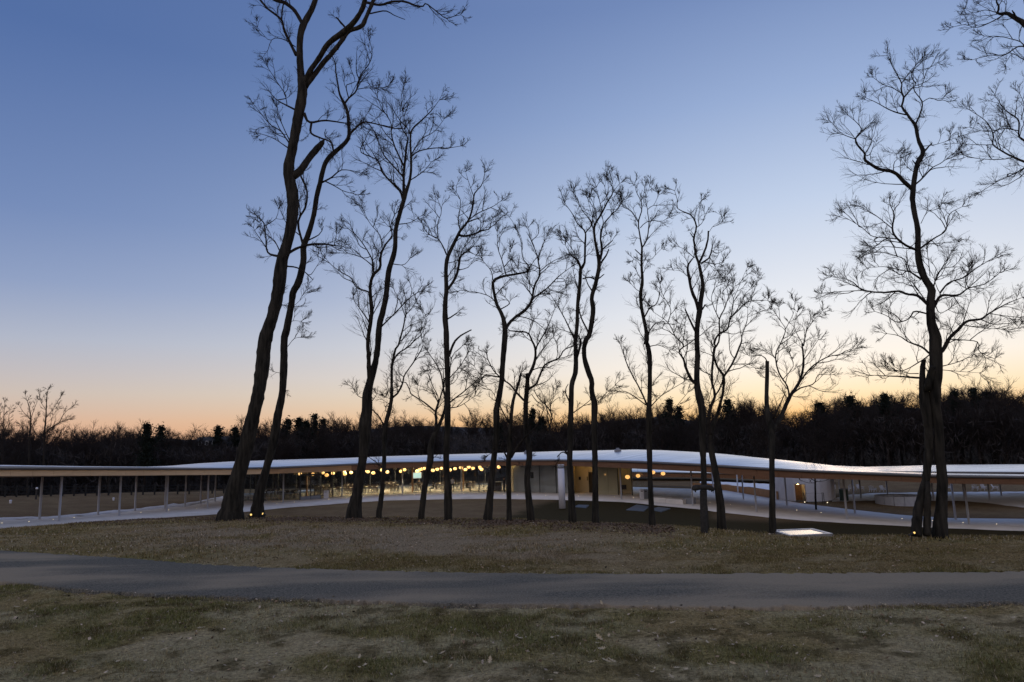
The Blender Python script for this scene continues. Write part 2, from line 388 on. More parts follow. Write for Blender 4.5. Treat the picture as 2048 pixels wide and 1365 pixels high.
def turf_mat(name, strength=1.0):
    m = bpy.data.materials.new(name); m.use_nodes = True; n = m.node_tree.nodes; l = m.node_tree.links; b = n['Principled BSDF']
    at = n.new('ShaderNodeAttribute'); at.attribute_name = 'soil'
    b.inputs['Roughness'].default_value = 0.95; b.inputs['Specular IOR Level'].default_value = 0.02
    t = n.new('ShaderNodeTexCoord')
    nz = n.new('ShaderNodeTexNoise'); nz.inputs['Scale'].default_value = 26; nz.inputs['Detail'].default_value = 8; nz.inputs['Roughness'].default_value = 0.75; l.new(t.outputs['Object'], nz.inputs['Vector'])
    cr = n.new('ShaderNodeMapRange'); cr.inputs[1].default_value = 0.32; cr.inputs[2].default_value = 0.68; cr.inputs[3].default_value = 0.35; cr.inputs[4].default_value = 1.65
    l.new(nz.outputs['Fac'], cr.inputs[0])
    vm = n.new('ShaderNodeVectorMath'); vm.operation = 'SCALE'; l.new(at.outputs['Color'], vm.inputs[0]); l.new(cr.outputs[0], vm.inputs['Scale']); l.new(vm.outputs[0], b.inputs['Base Color'])
    bp = n.new('ShaderNodeBump'); bp.inputs['Strength'].default_value = 0.9; bp.inputs['Distance'].default_value = 0.05
    l.new(nz.outputs['Fac'], bp.inputs['Height']); l.new(bp.outputs[0], b.inputs['Normal']); return m
M['turf'] = turf_mat('turf')
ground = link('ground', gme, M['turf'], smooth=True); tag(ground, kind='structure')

# asphalt drive: one slab with a thickness that the turf overlaps unevenly
def wob(n, s, a, k): return (fbm(np.linspace(0, n * s, n), np.full(n, k), 4) - 0.5) * a
nS = 700
pfs = spline(pf[::6], nS); pns = spline(pn[::6], nS)
pfs[:, 1] += wob(nS, 0.9, 0.30, 3.3); pns[:, 1] += wob(nS, 0.9, 0.34, 8.7)
rows = []
cross = [(-0.004, -0.12), (0.0, 0.018), (0.03, 0.026), (0.25, 0.045), (0.5, 0.055), (0.75, 0.045), (0.97, 0.026), (1.0, 0.010), (1.004, -0.1)]
for t, h in cross:
    p = pns * (1 - t) + pfs * t; z = terr(p[:, 0], p[:, 1]) + h - 0.005; rows.append(np.c_[p, z])
RV = np.array(rows); a_, b2 = RV.shape[:2]; idx = np.arange(a_ * b2).reshape(a_, b2)
q = np.stack([idx[:-1, :-1], idx[:-1, 1:], idx[1:, 1:], idx[1:, :-1]], -1).reshape(-1, 4)
def drive_mat():
    m = mat('drive_asphalt', (0.05, 0.052, 0.055), 0.95, spec=0.04); n = m.node_tree.nodes; l = m.node_tree.links; b = n['Principled BSDF']
    t = n.new('ShaderNodeTexCoord')
    fine = n.new('ShaderNodeTexNoise'); fine.inputs['Scale'].default_value = 42; fine.inputs['Detail'].default_value = 6; fine.inputs['Roughness'].default_value = 0.8; l.new(t.outputs['Object'], fine.inputs['Vector'])
    c1 = n.new('ShaderNodeValToRGB'); c1.color_ramp.elements[0].position = 0.34; c1.color_ramp.elements[1].position = 0.70
    c1.color_ramp.elements[0].color = (0.034, 0.034, 0.030, 1); c1.color_ramp.elements[1].color = (0.30, 0.275, 0.215, 1); l.new(fine.outputs['Fac'], c1.inputs[0])
    mp = n.new('ShaderNodeMapping'); mp.inputs['Scale'].default_value = (0.28, 0.75, 1); mp.inputs['Location'].default_value = (2.0, 1.1, 0); l.new(t.outputs['Object'], mp.inputs[0])
    big = n.new('ShaderNodeTexNoise'); big.inputs['Scale'].default_value = 0.9; big.inputs['Detail'].default_value = 7; l.new(mp.outputs[0], big.inputs['Vector'])
    c2 = n.new('ShaderNodeValToRGB'); c2.color_ramp.elements[0].position = 0.45; c2.color_ramp.elements[1].position = 0.60
    c2.color_ramp.elements[0].color = (0, 0, 0, 1); c2.color_ramp.elements[1].color = (0.6, 0.6, 0.6, 1); l.new(big.outputs['Fac'], c2.inputs[0])
    x = n.new('ShaderNodeMixRGB'); l.new(c2.outputs[0], x.inputs[0]); l.new(c1.outputs[0], x.inputs[1]); x.inputs[2].default_value = (0.42, 0.335, 0.225, 1)   # sand and grit
    l.new(x.outputs[0], b.inputs['Base Color'])
    bp = n.new('ShaderNodeBump'); bp.inputs['Strength'].default_value = 0.6; bp.inputs['Distance'].default_value = 0.02; l.new(fine.outputs['Fac'], bp.inputs['Height']); l.new(bp.outputs[0], b.inputs['Normal'])
    return m
tag(mobj('drive', RV.reshape(-1, 3), q, drive_mat(), smooth=True), kind='structure')

# turf: short withered blades over everything near
def blades(n, dmin, dmax, h0, w0, name, pw):
    d = (dmin ** pw + rng.random(n) * (dmax ** pw - dmin ** pw)) ** (1 / pw)
    x = (rng.random(n) * 2 - 1) * 0.86 * (d + 0.5)
    g, b, h = lawn(x, d); s = drive_side(x, d)
    dc = crest_d(x / d * F + CX)
    frac = fbm(x * 2.3, d * 2.3, 3)
    edgej = (fbm(x * 1.1, d * 1.1, 2) - 0.5) * 0.16
    keep = (rng.random(n) < np.clip(1.1 - 0.9 * sst(b, 0.48, 0.62) + sst(frac, 0.5, 0.7) * 0.3, 0.35, 1)) & ((s < -0.02 + edgej) | (s > 1.02 + edgej * 0.6)) & (d < dc + 6)
    x, d, g, b, h = x[keep], d[keep], g[keep], b[keep], h[keep]; n = len(x)
    z = terr(x, d) + (fbm(x * 3.1, d * 3.1, 3) - 0.5) * 0.07 * np.clip(1.6 - d / 25, 0, 1) - 0.004
    base = np.c_[x, d, z]
    az = rng.random(n) * 2 * math.pi; ln = rng.uniform(0.25, 1.2, n) ; H = h0 * rng.uniform(0.4, 1.25, n) * (0.6 + 0.9 * sst(g, 0.42, 0.62)) * (1 + d / 60)
    W = w0 * rng.uniform(0.6, 1.3, n) * (1 + d / 30)
    sx = np.c_[np.cos(az), np.sin(az), np.zeros(n)]; fx = np.c_[-np.sin(az), np.cos(az), np.zeros(n)]
    tip = base + fx * (H * ln)[:, None] + np.c_[np.zeros((n, 2)), H]
    V = np.stack([base - sx * W[:, None], base + sx * W[:, None], tip], 1).reshape(-1, 3)
    Fc = np.arange(3 * n).reshape(n, 3)
    me = fast_mesh(name, V, Fc)
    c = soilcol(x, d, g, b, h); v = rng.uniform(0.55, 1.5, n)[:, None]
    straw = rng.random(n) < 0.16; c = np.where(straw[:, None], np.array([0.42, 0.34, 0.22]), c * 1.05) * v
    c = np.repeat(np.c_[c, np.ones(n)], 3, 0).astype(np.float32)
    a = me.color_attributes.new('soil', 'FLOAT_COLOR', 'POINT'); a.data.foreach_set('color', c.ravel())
    return me
M['blade'] = turf_mat('grass_blade')
tag(link('grass', blades(620000, 4.2, 12.5, 0.022, 0.0026, 'grass', 1.6), M['blade']), 'short withered brown and olive turf along both sides of the drive', 'grass', kind='stuff')
tag(link('brow_grass', blades(200000, 12.5, 32, 0.036, 0.006, 'brow_grass', 1.4), M['blade']), 'thin brown turf running up to the trees on the brow', 'grass', kind='stuff')

# drifts of fallen leaves along the brow
def leaf_pts(L_, W_):
    return np.array([(-0.5, 0), (-0.3, 0.16), (-0.22, 0.07), (-0.05, 0.30), (0.02, 0.10), (0.2, 0.26), (0.26, 0.08), (0.5, 0.02), (0.26, -0.07), (0.18, -0.24), (0.02, -0.10), (-0.08, -0.28), (-0.22, -0.07), (-0.32, -0.15)]) * np.array([L_, W_])
def litter(n):
    px = rng.uniform(150, 1330, n); A = px; dc = crest_d(A)
    d = dc + rng.normal(0.4, 1.0, n); x = (A - CX) / F * d
    keep = rng.random(n) < (0.25 + 0.75 * sst(fbm(x * 0.8, d * 0.8, 2), 0.4, 0.6)); x, d = x[keep], d[keep]; n = len(x)
    z = terr(x, d) + rng.uniform(0.01, 0.05, n)
    az = rng.random(n) * 6.28; ti = rng.normal(0, 0.5, n); s = rng.uniform(0.02, 0.042, n)
    a = np.c_[np.cos(az), np.sin(az), np.sin(ti)] * s[:, None]; b = np.c_[-np.sin(az), np.cos(az), rng.normal(0, 0.5, n)] * s[:, None] * 0.5
    c = np.c_[x, d, z]
    V = np.stack([c - a, c + b, c + a, c - b], 1).reshape(-1, 3)
    return mobj('leaf_litter', V, np.arange(4 * n).reshape(n, 4), M['litter'])
tag(litter(26000), 'drift of reddish brown fallen leaves along the brow', 'leaves', kind='stuff')

# scraps of straw, bark and torn leaf strewn over the near turf
def scraps(n):
    d = (4.3 ** 1.5 + rng.random(n) * (20 ** 1.5 - 4.3 ** 1.5)) ** (1 / 1.5); x = (rng.random(n) * 2 - 1) * 0.86 * (d + 0.4); s = drive_side(x, d)
    k = ((s < 0.02) | (s > 0.98) | (rng.random(n) < 0.06)) & (rng.random(n) < 0.2 + 0.8 * sst(fbm(x * 0.9 + 7, d * 0.9, 3), 0.42, 0.6)); x, d = x[k], d[k]; n = len(x)
    z = terr(x, d) + rng.uniform(0.012, 0.032, n); az = rng.random(n) * 6.28; L_ = rng.uniform(0.006, 0.018, n) * (1 + d / 25); W_ = L_ * rng.uniform(0.12, 0.55, n)
    a = np.c_[np.cos(az) * L_, np.sin(az) * L_, rng.normal(0, 0.3, n) * L_]; b = np.c_[-np.sin(az) * W_, np.cos(az) * W_, rng.normal(0, 0.6, n) * W_]; c = np.c_[x, d, z]
    me = fast_mesh('lawn_scraps', np.stack([c - a, c + b, c + a, c - b], 1).reshape(-1, 3), np.arange(4 * n).reshape(n, 4))
    pal = np.array([(0.60, 0.50, 0.38), (0.42, 0.30, 0.19), (0.10, 0.07, 0.05), (0.05, 0.04, 0.03), (0.30, 0.20, 0.12)])[rng.choice(5, n, p=[0.36, 0.3, 0.08, 0.06, 0.2])] * rng.uniform(0.7, 1.2, n)[:, None]
    col = np.repeat(np.c_[pal, np.ones(n)], 4, 0).astype(np.float32); at = me.color_attributes.new('soil', 'FLOAT_COLOR', 'POINT'); at.data.foreach_set('color', col.ravel()); return me
tag(link('lawn_scraps', scraps(26000), M['blade']), 'scraps of straw, bark and torn leaf strewn over the near lawn', 'scraps', kind='stuff')
# ------------------------------------------------------------------ the long pavilion
edge_top = tab([(-300, 929), (0, 932.5), (150, 934), (300, 935), (450, 936), (545, 934), (700, 927.5), (780, 924), (840, 923.5), (900, 921), (980, 920), (1110, 919), (1200, 920), (1270, 921.5), (1400, 927.5), (1500, 933.5), (1600, 939.5), (1700, 943.5), (1740, 944.5), (1830, 948), (1900, 950), (2048, 952), (2300, 954)])
edge_bot = tab([(-300, 938), (0, 940), (300, 940.5), (450, 939.5), (545, 938), (700, 931), (780, 927), (900, 924), (980, 923.5), (1110, 922.5), (1200, 924), (1270, 926.5), (1400, 932.5), (1500, 939), (1600, 944.5), (1700, 948.5), (1740, 950.5), (1830, 954), (1900, 956), (2048, 957.5), (2300, 960)])
wood_bot = tab([(-300, 954), (0, 952.5), (300, 951), (450, 950), (545, 948), (700, 942), (780, 937), (900, 933), (980, 932), (1110, 931), (1200, 935), (1270, 938), (1400, 944), (1500, 952.5), (1600, 957.5), (1700, 959.5), (1740, 961), (1830, 965), (1900, 968), (2048, 970), (2300, 973)])
roof_top = tab([(-300, 928), (0, 930.5), (150, 933), (290, 934), (340, 932), (400, 927), (460, 923.5), (545, 920.5), (700, 916), (780, 912.5), (840, 911), (900, 909), (980, 907), (1110, 903), (1200, 901), (1270, 899.5), (1330, 901), (1400, 905), (1500, 914), (1600, 925), (1660, 932), (1700, 937), (1760, 942.3), (1830, 945.3), (1900, 947.2), (2048, 949), (2300, 950)])
dfront = tab([(-250, 33), (-94, 37), (0, 41), (118, 45.5), (238, 51.5), (333, 56), (415, 61), (566, 69), (684, 77), (805, 79), (923, 80), (1080, 75), (1243, 65), (1386, 58), (1513, 55), (1694, 50), (1938, 48.5), (2048, 48), (2300, 48)])
width = tab([(-250, 4.2), (300, 4.6), (415, 7), (566, 13), (700, 15), (1000, 15), (1243, 13), (1386, 12), (1513, 11), (1694, 8), (1938, 6.5), (2300, 6.5)])
concave = tab([(-300, 0), (2300, 0)])
pav = thing('pavilion', 'long winding glass pavilion under a rolling pale metal roof with timber fascia', 'building', (0, 76, -5.8))

def ribbon(stations, dt, et, eb, wb, rt, wd, cc, crest=0.45, roofname='roof', panel=1):
    front = np.array([P(px, float(et(px)), float(dt(px))) for px in stations])
    pl = spline(front[:, :2], len(stations)); k = np.ones(9) / 9
    for c in (0, 1):
        e = np.pad(pl[:, c], 4, mode='reflect', reflect_type='odd'); pl[:, c] = np.convolve(e, k, 'valid')
    tan = norm(np.gradient(pl, axis=0)); nrm = np.c_[-tan[:, 1], tan[:, 0]]
    pxs = np.array([proj((p[0], p[1], -2.5))[0] for p in pl]); W = wd(pxs)
    zf_ = np.array([lift(p[0], p[1], et) for p in pl]); zs = np.array([lift(p[0], p[1], eb) for p in pl]); zb_ = np.array([lift(p[0], p[1], wb) for p in pl])
    cr = pl + nrm * (W * crest)[:, None]; zc = np.array([lift(p[0], p[1], rt) for p in cr]); con = cc(pxs)
    rows = []
    for r_ in (0, 0.02, 0.06, 0.12, 0.18, 0.25, 0.33, crest, 0.6, 0.8, 0.95, 1.0):
        p = pl + nrm * (W * r_)[:, None]
        if r_ <= crest:
            t = r_ / crest; s = (1 - con) * math.sin(t * math.pi / 2) ** 0.9 + con * (t ** 2.2)
            z = zf_ + (zc - zf_) * s
        else:
            t = (r_ - crest) / (1 - crest); z = zc - np.maximum(0.45, 1.15 * (zc - zf_)) * t ** 1.3
        rows.append(np.c_[p, z])
    RVv = np.array(rows); a, b = RVv.shape[:2]; ix = np.arange(a * b).reshape(a, b)
    q = np.stack([ix[:-1, :-1], ix[:-1, 1:], ix[1:, 1:], ix[1:, :-1]], -1).reshape(-1, 4)
    roof = mobj(roofname, RVv.reshape(-1, 3), q, M['roofmetal'], pav, True)
    # soffit, back edge
    s0 = np.c_[pl + nrm * 0.12, zb_ + 0.01]; s1 = np.c_[rows[-1][:, :2] - nrm * 0.12, zb_ + 0.01]; s2 = np.c_[rows[-1][:, :2], rows[-1][:, 2]]
    V = np.vstack([s0, s1]); n = len(s0); q = np.array([(i + 1, i, n + i, n + i + 1) for i in range(n - 1)])
    mobj('soffit', V, q, M['soffit'], roof)
    V = np.vstack([s1 - [0, 0, 0.012], s2]); q = np.array([(i, i + 1, n + i + 1, n + i) for i in range(n - 1)]); mobj('back_fascia', V, q, M['fascia'], roof)
    # metal edge (a folded strip with a drip) and timber panels with open joints
    out = pl - nrm * 0.03
    V = np.vstack([np.c_[pl, zf_ + 0.004], np.c_[out, zf_ - 0.02], np.c_[out, zs], np.c_[pl + nrm * 0.14, zs]])
    q = [(k_ * n + i, (k_ + 1) * n + i, (k_ + 1) * n + i + 1, k_ * n + i + 1) for k_ in range(3) for i in range(n - 1)]
    mobj('roof_edge', V, np.array(q), M['edge'], roof)
    i = 0
    while i < n - 1:
        j = min(i + panel, n - 1)
        a0 = pl[i] * 0.985 + pl[i + 1] * 0.015; a1 = pl[j] * 0.985 + pl[j - 1] * 0.015
        pts = [a0] + [pl[k_] for k_ in range(i + 1, j)] + [a1]; pts = np.array(pts) + nrm[i:j + 1] * 0.10; ins = pts + nrm[i:j + 1] * 0.03
        m_ = len(pts); zz1 = zs[i:j + 1] - 0.004; zz0 = zb_[i:j + 1]
        V = np.vstack([np.c_[pts, zz0], np.c_[pts, zz1], np.c_[ins, zz0], np.c_[ins, zz1]])
        fs = [(k_, k_ + 1, m_ + k_ + 1, m_ + k_) for k_ in range(m_ - 1)] + [(2 * m_ + k_ + 1, 2 * m_ + k_, k_, k_ + 1)[::-1] for k_ in range(m_ - 1)] + [(0, m_, 3 * m_, 2 * m_), (m_ - 1, 2 * m_ - 1, 4 * m_ - 1, 3 * m_ - 1)]
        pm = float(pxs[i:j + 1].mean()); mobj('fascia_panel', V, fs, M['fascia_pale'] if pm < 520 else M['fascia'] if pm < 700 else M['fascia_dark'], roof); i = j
    return dict(pl=pl, nrm=nrm, px=pxs, zb=zb_, zc=zc, W=W, roof=roof, zs=zs, zf=zf_)
st = np.concatenate([np.linspace(-240, 480, 61), np.linspace(480, 2260, 150)[1:]])
RB = ribbon(st, dfront, edge_top, edge_bot, wood_bot, roof_top, width, concave, panel=3)
def zbot(px): return float(np.interp(px, RB['px'], RB['zb']))

# the right wing runs on behind a small court
r_top = tab([(1600, 926), (1660, 931), (1700, 932.8), (1740, 934), (1830, 932), (1900, 930), (2048, 929), (2400, 928)])
r_et = tab([(1600, 937), (1660, 940), (1740, 941.5), (1830, 943), (1900, 943.4), (2048, 944), (2400, 945)])
r_eb = tab([(1600, 940), (1740, 945), (1900, 947), (2048, 948), (2400, 949)]); r_wb = tab([(1600, 948), (1740, 953), (1900, 956), (2048, 957), (2400, 958)])
BR = ribbon(np.linspace(1728, 2330, 50), tab([(1600, 60), (1700, 62), (1900, 63), (2400, 64)]), r_et, r_eb, r_wb, r_top, tab([(0, 14), (3000, 14)]), tab([(0, 0), (1, 0)]), panel=3)

# the far loop of the roof, seen below the near one
f_top = tab([(1100, 937), (1262, 937), (1330, 938), (1400, 941.5), (1450, 944.3), (1520, 947), (1600, 950), (1700, 953)])
f_et = tab([(1100, 943), (1262, 943.5), (1330, 944.5), (1400, 945.5), (1500, 948), (1600, 951), (1700, 954)])
f_eb = tab([(1100, 945.5), (1262, 946), (1330, 947), (1400, 948), (1500, 950), (1600, 953), (1700, 956)])
f_wb = tab([(1100, 953), (1262, 954), (1400, 955.5), (1500, 958.5), (1600, 962), (1700, 965)])
FB = ribbon(np.linspace(1140, 1665, 40), tab([(1100, 104), (1400, 97), (1700, 88)]), f_et, f_eb, f_wb, f_top, tab([(0, 6), (2000, 6)]), tab([(0, 0), (1, 0)]), roofname='roof', panel=3)

# paved floor of the ribbon
walk_f = tab([(-300, 1080), (0, 1052), (200, 1038), (415, 1026), (480, 1021), (566, 1013), (684, 1004), (780, 998), (900, 996), (980, 995), (1110, 996.5), (1243, 1001), (1386, 1014.6), (1430, 1021.5), (1500, 1029), (1600, 1037.5), (1740, 1046), (1800, 1049), (1900, 1055), (2048, 1059), (2300, 1064)])
walk_b = tab([(-300, 1062), (0, 1040.5), (100, 1036.5), (200, 1028), (330, 1014), (445, 995), (520, 985), (700, 976), (1000, 973), (1250, 974), (1443, 979.5), (1539, 996), (1600, 1006.7), (1700, 1019), (1800, 1030), (1900, 1036.5), (2048, 1038), (2300, 1041)])
sx = np.concatenate([np.linspace(-280, 440, 50), np.linspace(440, 2280, 150)[1:]])
wf = np.array([PZ(x, float(walk_f(x)), float(zfloor(x))) for x in sx]); wb_ = np.array([PZ(x, float(walk_b(x)), float(zfloor(x))) for x in sx])
n = len(sx)
V = np.vstack([wf - [0, 0, 0.4], wf, wb_, wb_ - [0, 0, 0.4]])
q = np.array([(k * n + i, k * n + i + 1, (k + 1) * n + i + 1, (k + 1) * n + i) for k in range(3) for i in range(n - 1)])
tag(mobj('walkway', V, q, M['concrete']), kind='structure')

def snowbank(name, top, bot, zfun, h, mat_, n=60):
    xs = np.linspace(max(top[0][0], bot[0][0]), min(top[-1][0], bot[-1][0]), n); t = tab(top); b = tab(bot)
    rows = []
    for k, (f, hh) in enumerate(((0, -0.03), (0.12, h * 0.7), (0.4, h), (0.7, h * 0.9), (0.9, h * 0.6), (1, -0.03))):
        r_ = []
        for i, x in enumerate(xs):
            jt = (vnoise(np.array([x * 0.11]), np.array([3.0 + k]))[0] - 0.5)
            y = float(b(x)) * (1 - f) + float(t(x)) * f + jt * 1.4
            p = PZ(x, y, zfun(x)); p[2] += hh * (0.6 + 0.8 * vnoise(np.array([x * 0.2]), np.array([k * 0.6]))[0]); r_.append(p)
        rows.append(r_)
    RVv = np.array(rows); a, c = RVv.shape[:2]; ix = np.arange(a * c).reshape(a, c)
    q = np.stack([ix[:-1, :-1], ix[:-1, 1:], ix[1:, 1:], ix[1:, :-1]], -1).reshape(-1, 4)
    return mobj(name, RVv.reshape(-1, 3), q, mat_, smooth=True)
zfl = lambda x: float(zfloor(x))
tag(snowbank('snow_bank', [(-200, 1053), (0, 1036.5), (100, 1034), (165, 1029), (225, 1021), (250, 1020.5), (325, 1012), (345, 1007.5), (360, 1008.5), (400, 1003), (430, 996), (446, 993)], [(-200, 1060), (0, 1041.5), (100, 1037), (165, 1032.5), (225, 1027), (250, 1024), (320, 1017.5), (345, 1015), (365, 1014.5), (400, 1007.5), (430, 999), (446, 995)], zfl, 0.07, M['snow']),
    'long low bank of white snow along the far edge of the covered walk', 'snow')

# columns
def column(px, py, r=0.075, dz=0.25):
    b = PZ(px, py, zfl(px)); zt = zbot(px) + dz
    if px > 1650 and b[1] > 60: zt = float(np.interp(px, BR['px'], BR['zb'])) + 0.1
    elif 1400 < px < 1490 and b[1] > 70: zt = zbot(px) - 0.05
    m = MB(); m.lathe((b[0], b[1], b[2] - 0.02), [(r + 0.05, 0), (r + 0.05, 0.025), (r, 0.03), (r, zt - b[2] + 0.02)], 12)
    return m.build('column', M['column'], pav, True)
for px, py in [(-40, 1056), (118, 1043), (238, 1032), (333, 1024), (415, 1017.6), (566, 1006.7), (684, 994.6), (805, 989), (923, 985), (1243, 999), (1386, 1012), (1513, 1024), (1694, 1039), (1938, 1049), (2130, 1056),
               (79, 1039), (196, 1030), (270, 1022), (330, 1018), (370, 1014.6), (401, 1009), (430, 1003.6), (1427, 986.5), (1476, 985), (1487, 999), (1574, 1011), (1681, 1001.5), (1710, 1027), (1722, 996), (1775, 988), (1867, 1001), (1911, 1039), (1929, 999.5), (1979.5, 1001), (2002.5, 991), (2090, 1046)]:
    column(px, py)

# glazing line, panes and frames
gl = tab([(470, 1003), (484, 1002.5), (566, 1001), (600, 1000), (645, 997), (684, 993.2), (805, 988), (900, 984.0), (975, 983.6), (1022, 984), (1080, 985.5), (1145, 987.5), (1190, 989.5), (1237, 990.5), (1265, 991), (1310, 992)])
def G(px, back=0.0):
    p = PZ(px, float(gl(px)), zfl(px)); p = p.copy(); p[1] += back; p[0] += back * (px - CX) / F; return p
def panel(name, a, b, z0a, z1a, z0b, z1b, th, mat_, parent):
    """upright slab from plan point a to b"""
    d = np.array(b[:2]) - np.array(a[:2]); nn = np.array([-d[1], d[0]]) / max(np.linalg.norm(d), 1e-6) * th
    V = [(a[0], a[1], z0a), (b[0], b[1], z0b), (b[0], b[1], z1b), (a[0], a[1], z1a), (a[0] + nn[0], a[1] + nn[1], z0a), (b[0] + nn[0], b[1] + nn[1], z0b), (b[0] + nn[0], b[1] + nn[1], z1b), (a[0] + nn[0], a[1] + nn[1], z1a)]
    return mobj(name, V, [(0, 1, 2, 3), (5, 4, 7, 6), (4, 0, 3, 7), (1, 5, 6, 2), (3, 2, 6, 7), (4, 5, 1, 0)], mat_, parent)
bounds = [484, 510, 555, 600, 642, 665, 684, 724, 765, 805, 846, 886, 923, 957, 990, 1022, 1058, 1080, 1113, 1148, 1190, 1237, 1265, 1300]
for a, b in zip(bounds[:-1], bounds[1:]):
    if a in (1148,): continue                       # open recess
    A_, B_ = G(a), G(b); t = 0.02; A2 = A_ + (B_ - A_) * t; B2 = B_ - (B_ - A_) * t
    panel('glass_pane', A2, B2, A_[2] + 0.03, zbot(a), B_[2] + 0.03, zbot(b), 0.02, M['glass'], pav)
for a in bounds:
    A_ = G(a); m = MB(); h = zbot(a) + 0.1 - A_[2]; m.box((A_[0], A_[1] + 0.01, A_[2] + h / 2), (0.07, 0.14, h)); m.build('mullion', M['mullion'], pav)
# back glazing 12 m further in
bk = [500, 545, 592, 640, 690, 740, 790, 838, 880, 925, 970, 1015]
BKD = lambda px: float(np.interp(px, [480, 700, 900, 1030], [8.5, 12, 12.5, 12]))
for a, b in zip(bk[:-1], bk[1:]):
    A_, B_ = G(a, BKD(a)), G(b, BKD(b)); panel('glass_pane', A_ + (B_ - A_) * 0.02, B_ - (B_ - A_) * 0.02, A_[2] + 0.03, zbot(a), B_[2] + 0.03, zbot(b), 0.02, M['glass'], pav)
for a in bk:
    A_ = G(a, BKD(a)); m = MB(); h = zbot(a) + 0.1 - A_[2]; m.box((A_[0], A_[1], A_[2] + h / 2), (0.06, 0.12, h)); m.build('mullion', M['mullion'], pav)
# polished floor inside
fx = np.linspace(478, 1030, 30); f0 = np.array([G(x, 0.12) for x in fx]); f1 = np.array([G(x, BKD(x) + 4.0) for x in fx])
V = np.vstack([f0, f1]) + [0, 0, 0.02]; n = len(fx)
mobj('floor', V, np.array([(i, i + 1, n + i + 1, n + i) for i in range(n - 1)]), M['floor'], pav)
# timber posts inside
for px, py in ((613.5, 994), (825, 984.5), (927, 981)):
    b = PZ(px, py, zfl(px)); h = zbot(px) + 0.1 - b[2]; m = MB(); m.box((b[0], b[1], b[2] + h / 2), (0.17, 0.17, h)); m.build('timber_post', M['post'], pav)
# glazed entrance: frame and kick plate
for px in (600, 621, 642):
    A_ = G(px, -0.5); m = MB(); m.box((A_[0], A_[1], A_[2] + 1.32), (0.12, 0.12, 2.6)); m.build('door_frame', M['mullion'], pav)
A_, B_ = G(600, -0.5), G(642, -0.5)
panel('door_header', A_, B_, A_[2] + 2.62, A_[2] + 2.82, B_[2] + 2.62, B_[2] + 2.82, 0.12, M['mullion'], pav)
panel('kick_plate', A_ + [0, -0.07, 0], B_ + [0, -0.07, 0], A_[2] + 0.02, A_[2] + 0.38, B_[2] + 0.02, B_[2] + 0.38, 0.05, M['grey'], pav)
for a, b in ((600, 621), (621, 642)):
    p0, p1 = G(a, -0.5), G(b, -0.5); panel('glass_door', p0 + (p1 - p0) * 0.06, p1 - (p1 - p0) * 0.06, p0[2] + 0.39, p0[2] + 2.6, p1[2] + 0.39, p1[2] + 2.6, 0.02, M['glass'], pav)

# solid core behind the glass
for a, b in ((1028, 1079), (1081, 1112), (1114, 1147)):
    A_, B_ = G(a, 0.5), G(b, 0.5); panel('wall_panel', A_, B_, A_[2], zbot(a) + 0.05, B_[2], zbot(b) + 0.05, 0.2, M['wall'], pav)
p = G(1065.5, 0.42); m = MB(); m.box((p[0], p[1], p[2] + 1.92), (0.42, 0.05, 0.7), 0, 0.015); m.build('wall_sign', M['black'], pav)
A_, B_ = G(1022.5, 0.9), G(1027, 0.6); panel('wall_panel', A_, B_, A_[2], zbot(1024) - 0.25, B_[2], zbot(1024) - 0.25, 0.15, M['cream'], pav)
# recess with lit cream walls, a door and a small notice
A_, B_, C_ = G(1148, 0.2), G(1151, 2.2), G(1178, 2.6)
panel('wall_panel', A_, B_, A_[2], zbot(1148), B_[2], zbot(1151), 0.15, M['cream'], pav)
panel('wall_panel', B_, C_, B_[2], zbot(1151), C_[2], zbot(1178), 0.15, M['cream'], pav)
D_ = G(1188, 2.2); E_ = G(1198, 0.2)
panel('door', C_, D_, C_[2], C_[2] + 2.25, D_[2], D_[2] + 2.25, 0.06, M['door'], pav)
panel('wall_panel', C_ + [0, 0.0, 0], D_, C_[2] + 2.26, zbot(1180), D_[2] + 2.26, zbot(1188), 0.15, M['cream'], pav)
panel('wall_panel', D_, E_, D_[2], zbot(1188), E_[2], zbot(1198), 0.15, M['cream'], pav)
for px, s in ((1160.5, (0.24, 0.04, 0.34)), (1175.5, (0.07, 0.04, 0.42))):
    p = G(px, 2.28); m = MB(); m.box((p[0], p[1], p[2] + 1.55), s); m.build('notice', M['black'], pav)
for a, b in ((1198, 1217), (1217.5, 1236)):
    A_, B_ = G(a, 0.1), G(b, 0.1); panel('wall_panel', A_, B_, A_[2], zbot(a) + 0.05, B_[2], zbot(b) + 0.05, 0.2, M['cream'], pav)
A_, B_ = G(1238, 2.0), G(1266, 2.6); panel('wall_panel', A_, B_, A_[2], zbot(1240) + 0.05, B_[2], zbot(1266) + 0.05, 0.2, M['cream'], pav)
# recessed ceiling lights
def downlight(px, back, r=0.09, dz=0.02):
    p = G(px, back); m = MB(); m.lathe((p[0], p[1], zbot(px) - dz - 0.03), [(r, 0), (r, 0.03)], 12); return m.build('ceiling_light', M['down'], pav)
for px, bk_ in ((1165, 1.3), (1185, 1.5), (1024, 0.2), (1250, 1.0)): downlight(px, bk_)
for k, px in enumerate(np.linspace(520, 985, 14)):
    for j, bk_ in enumerate((4.2, 7.0, 9.8)):
        if bk_ > BKD(px) - 0.8: continue
        p = G(px + 8 * (j % 2), bk_); m = MB(); m.lathe((p[0], p[1], zbot(px) - 0.06), [(0.22, 0), (0.22, 0.04)], 12); m.build('ceiling_light', M['hall'], pav)
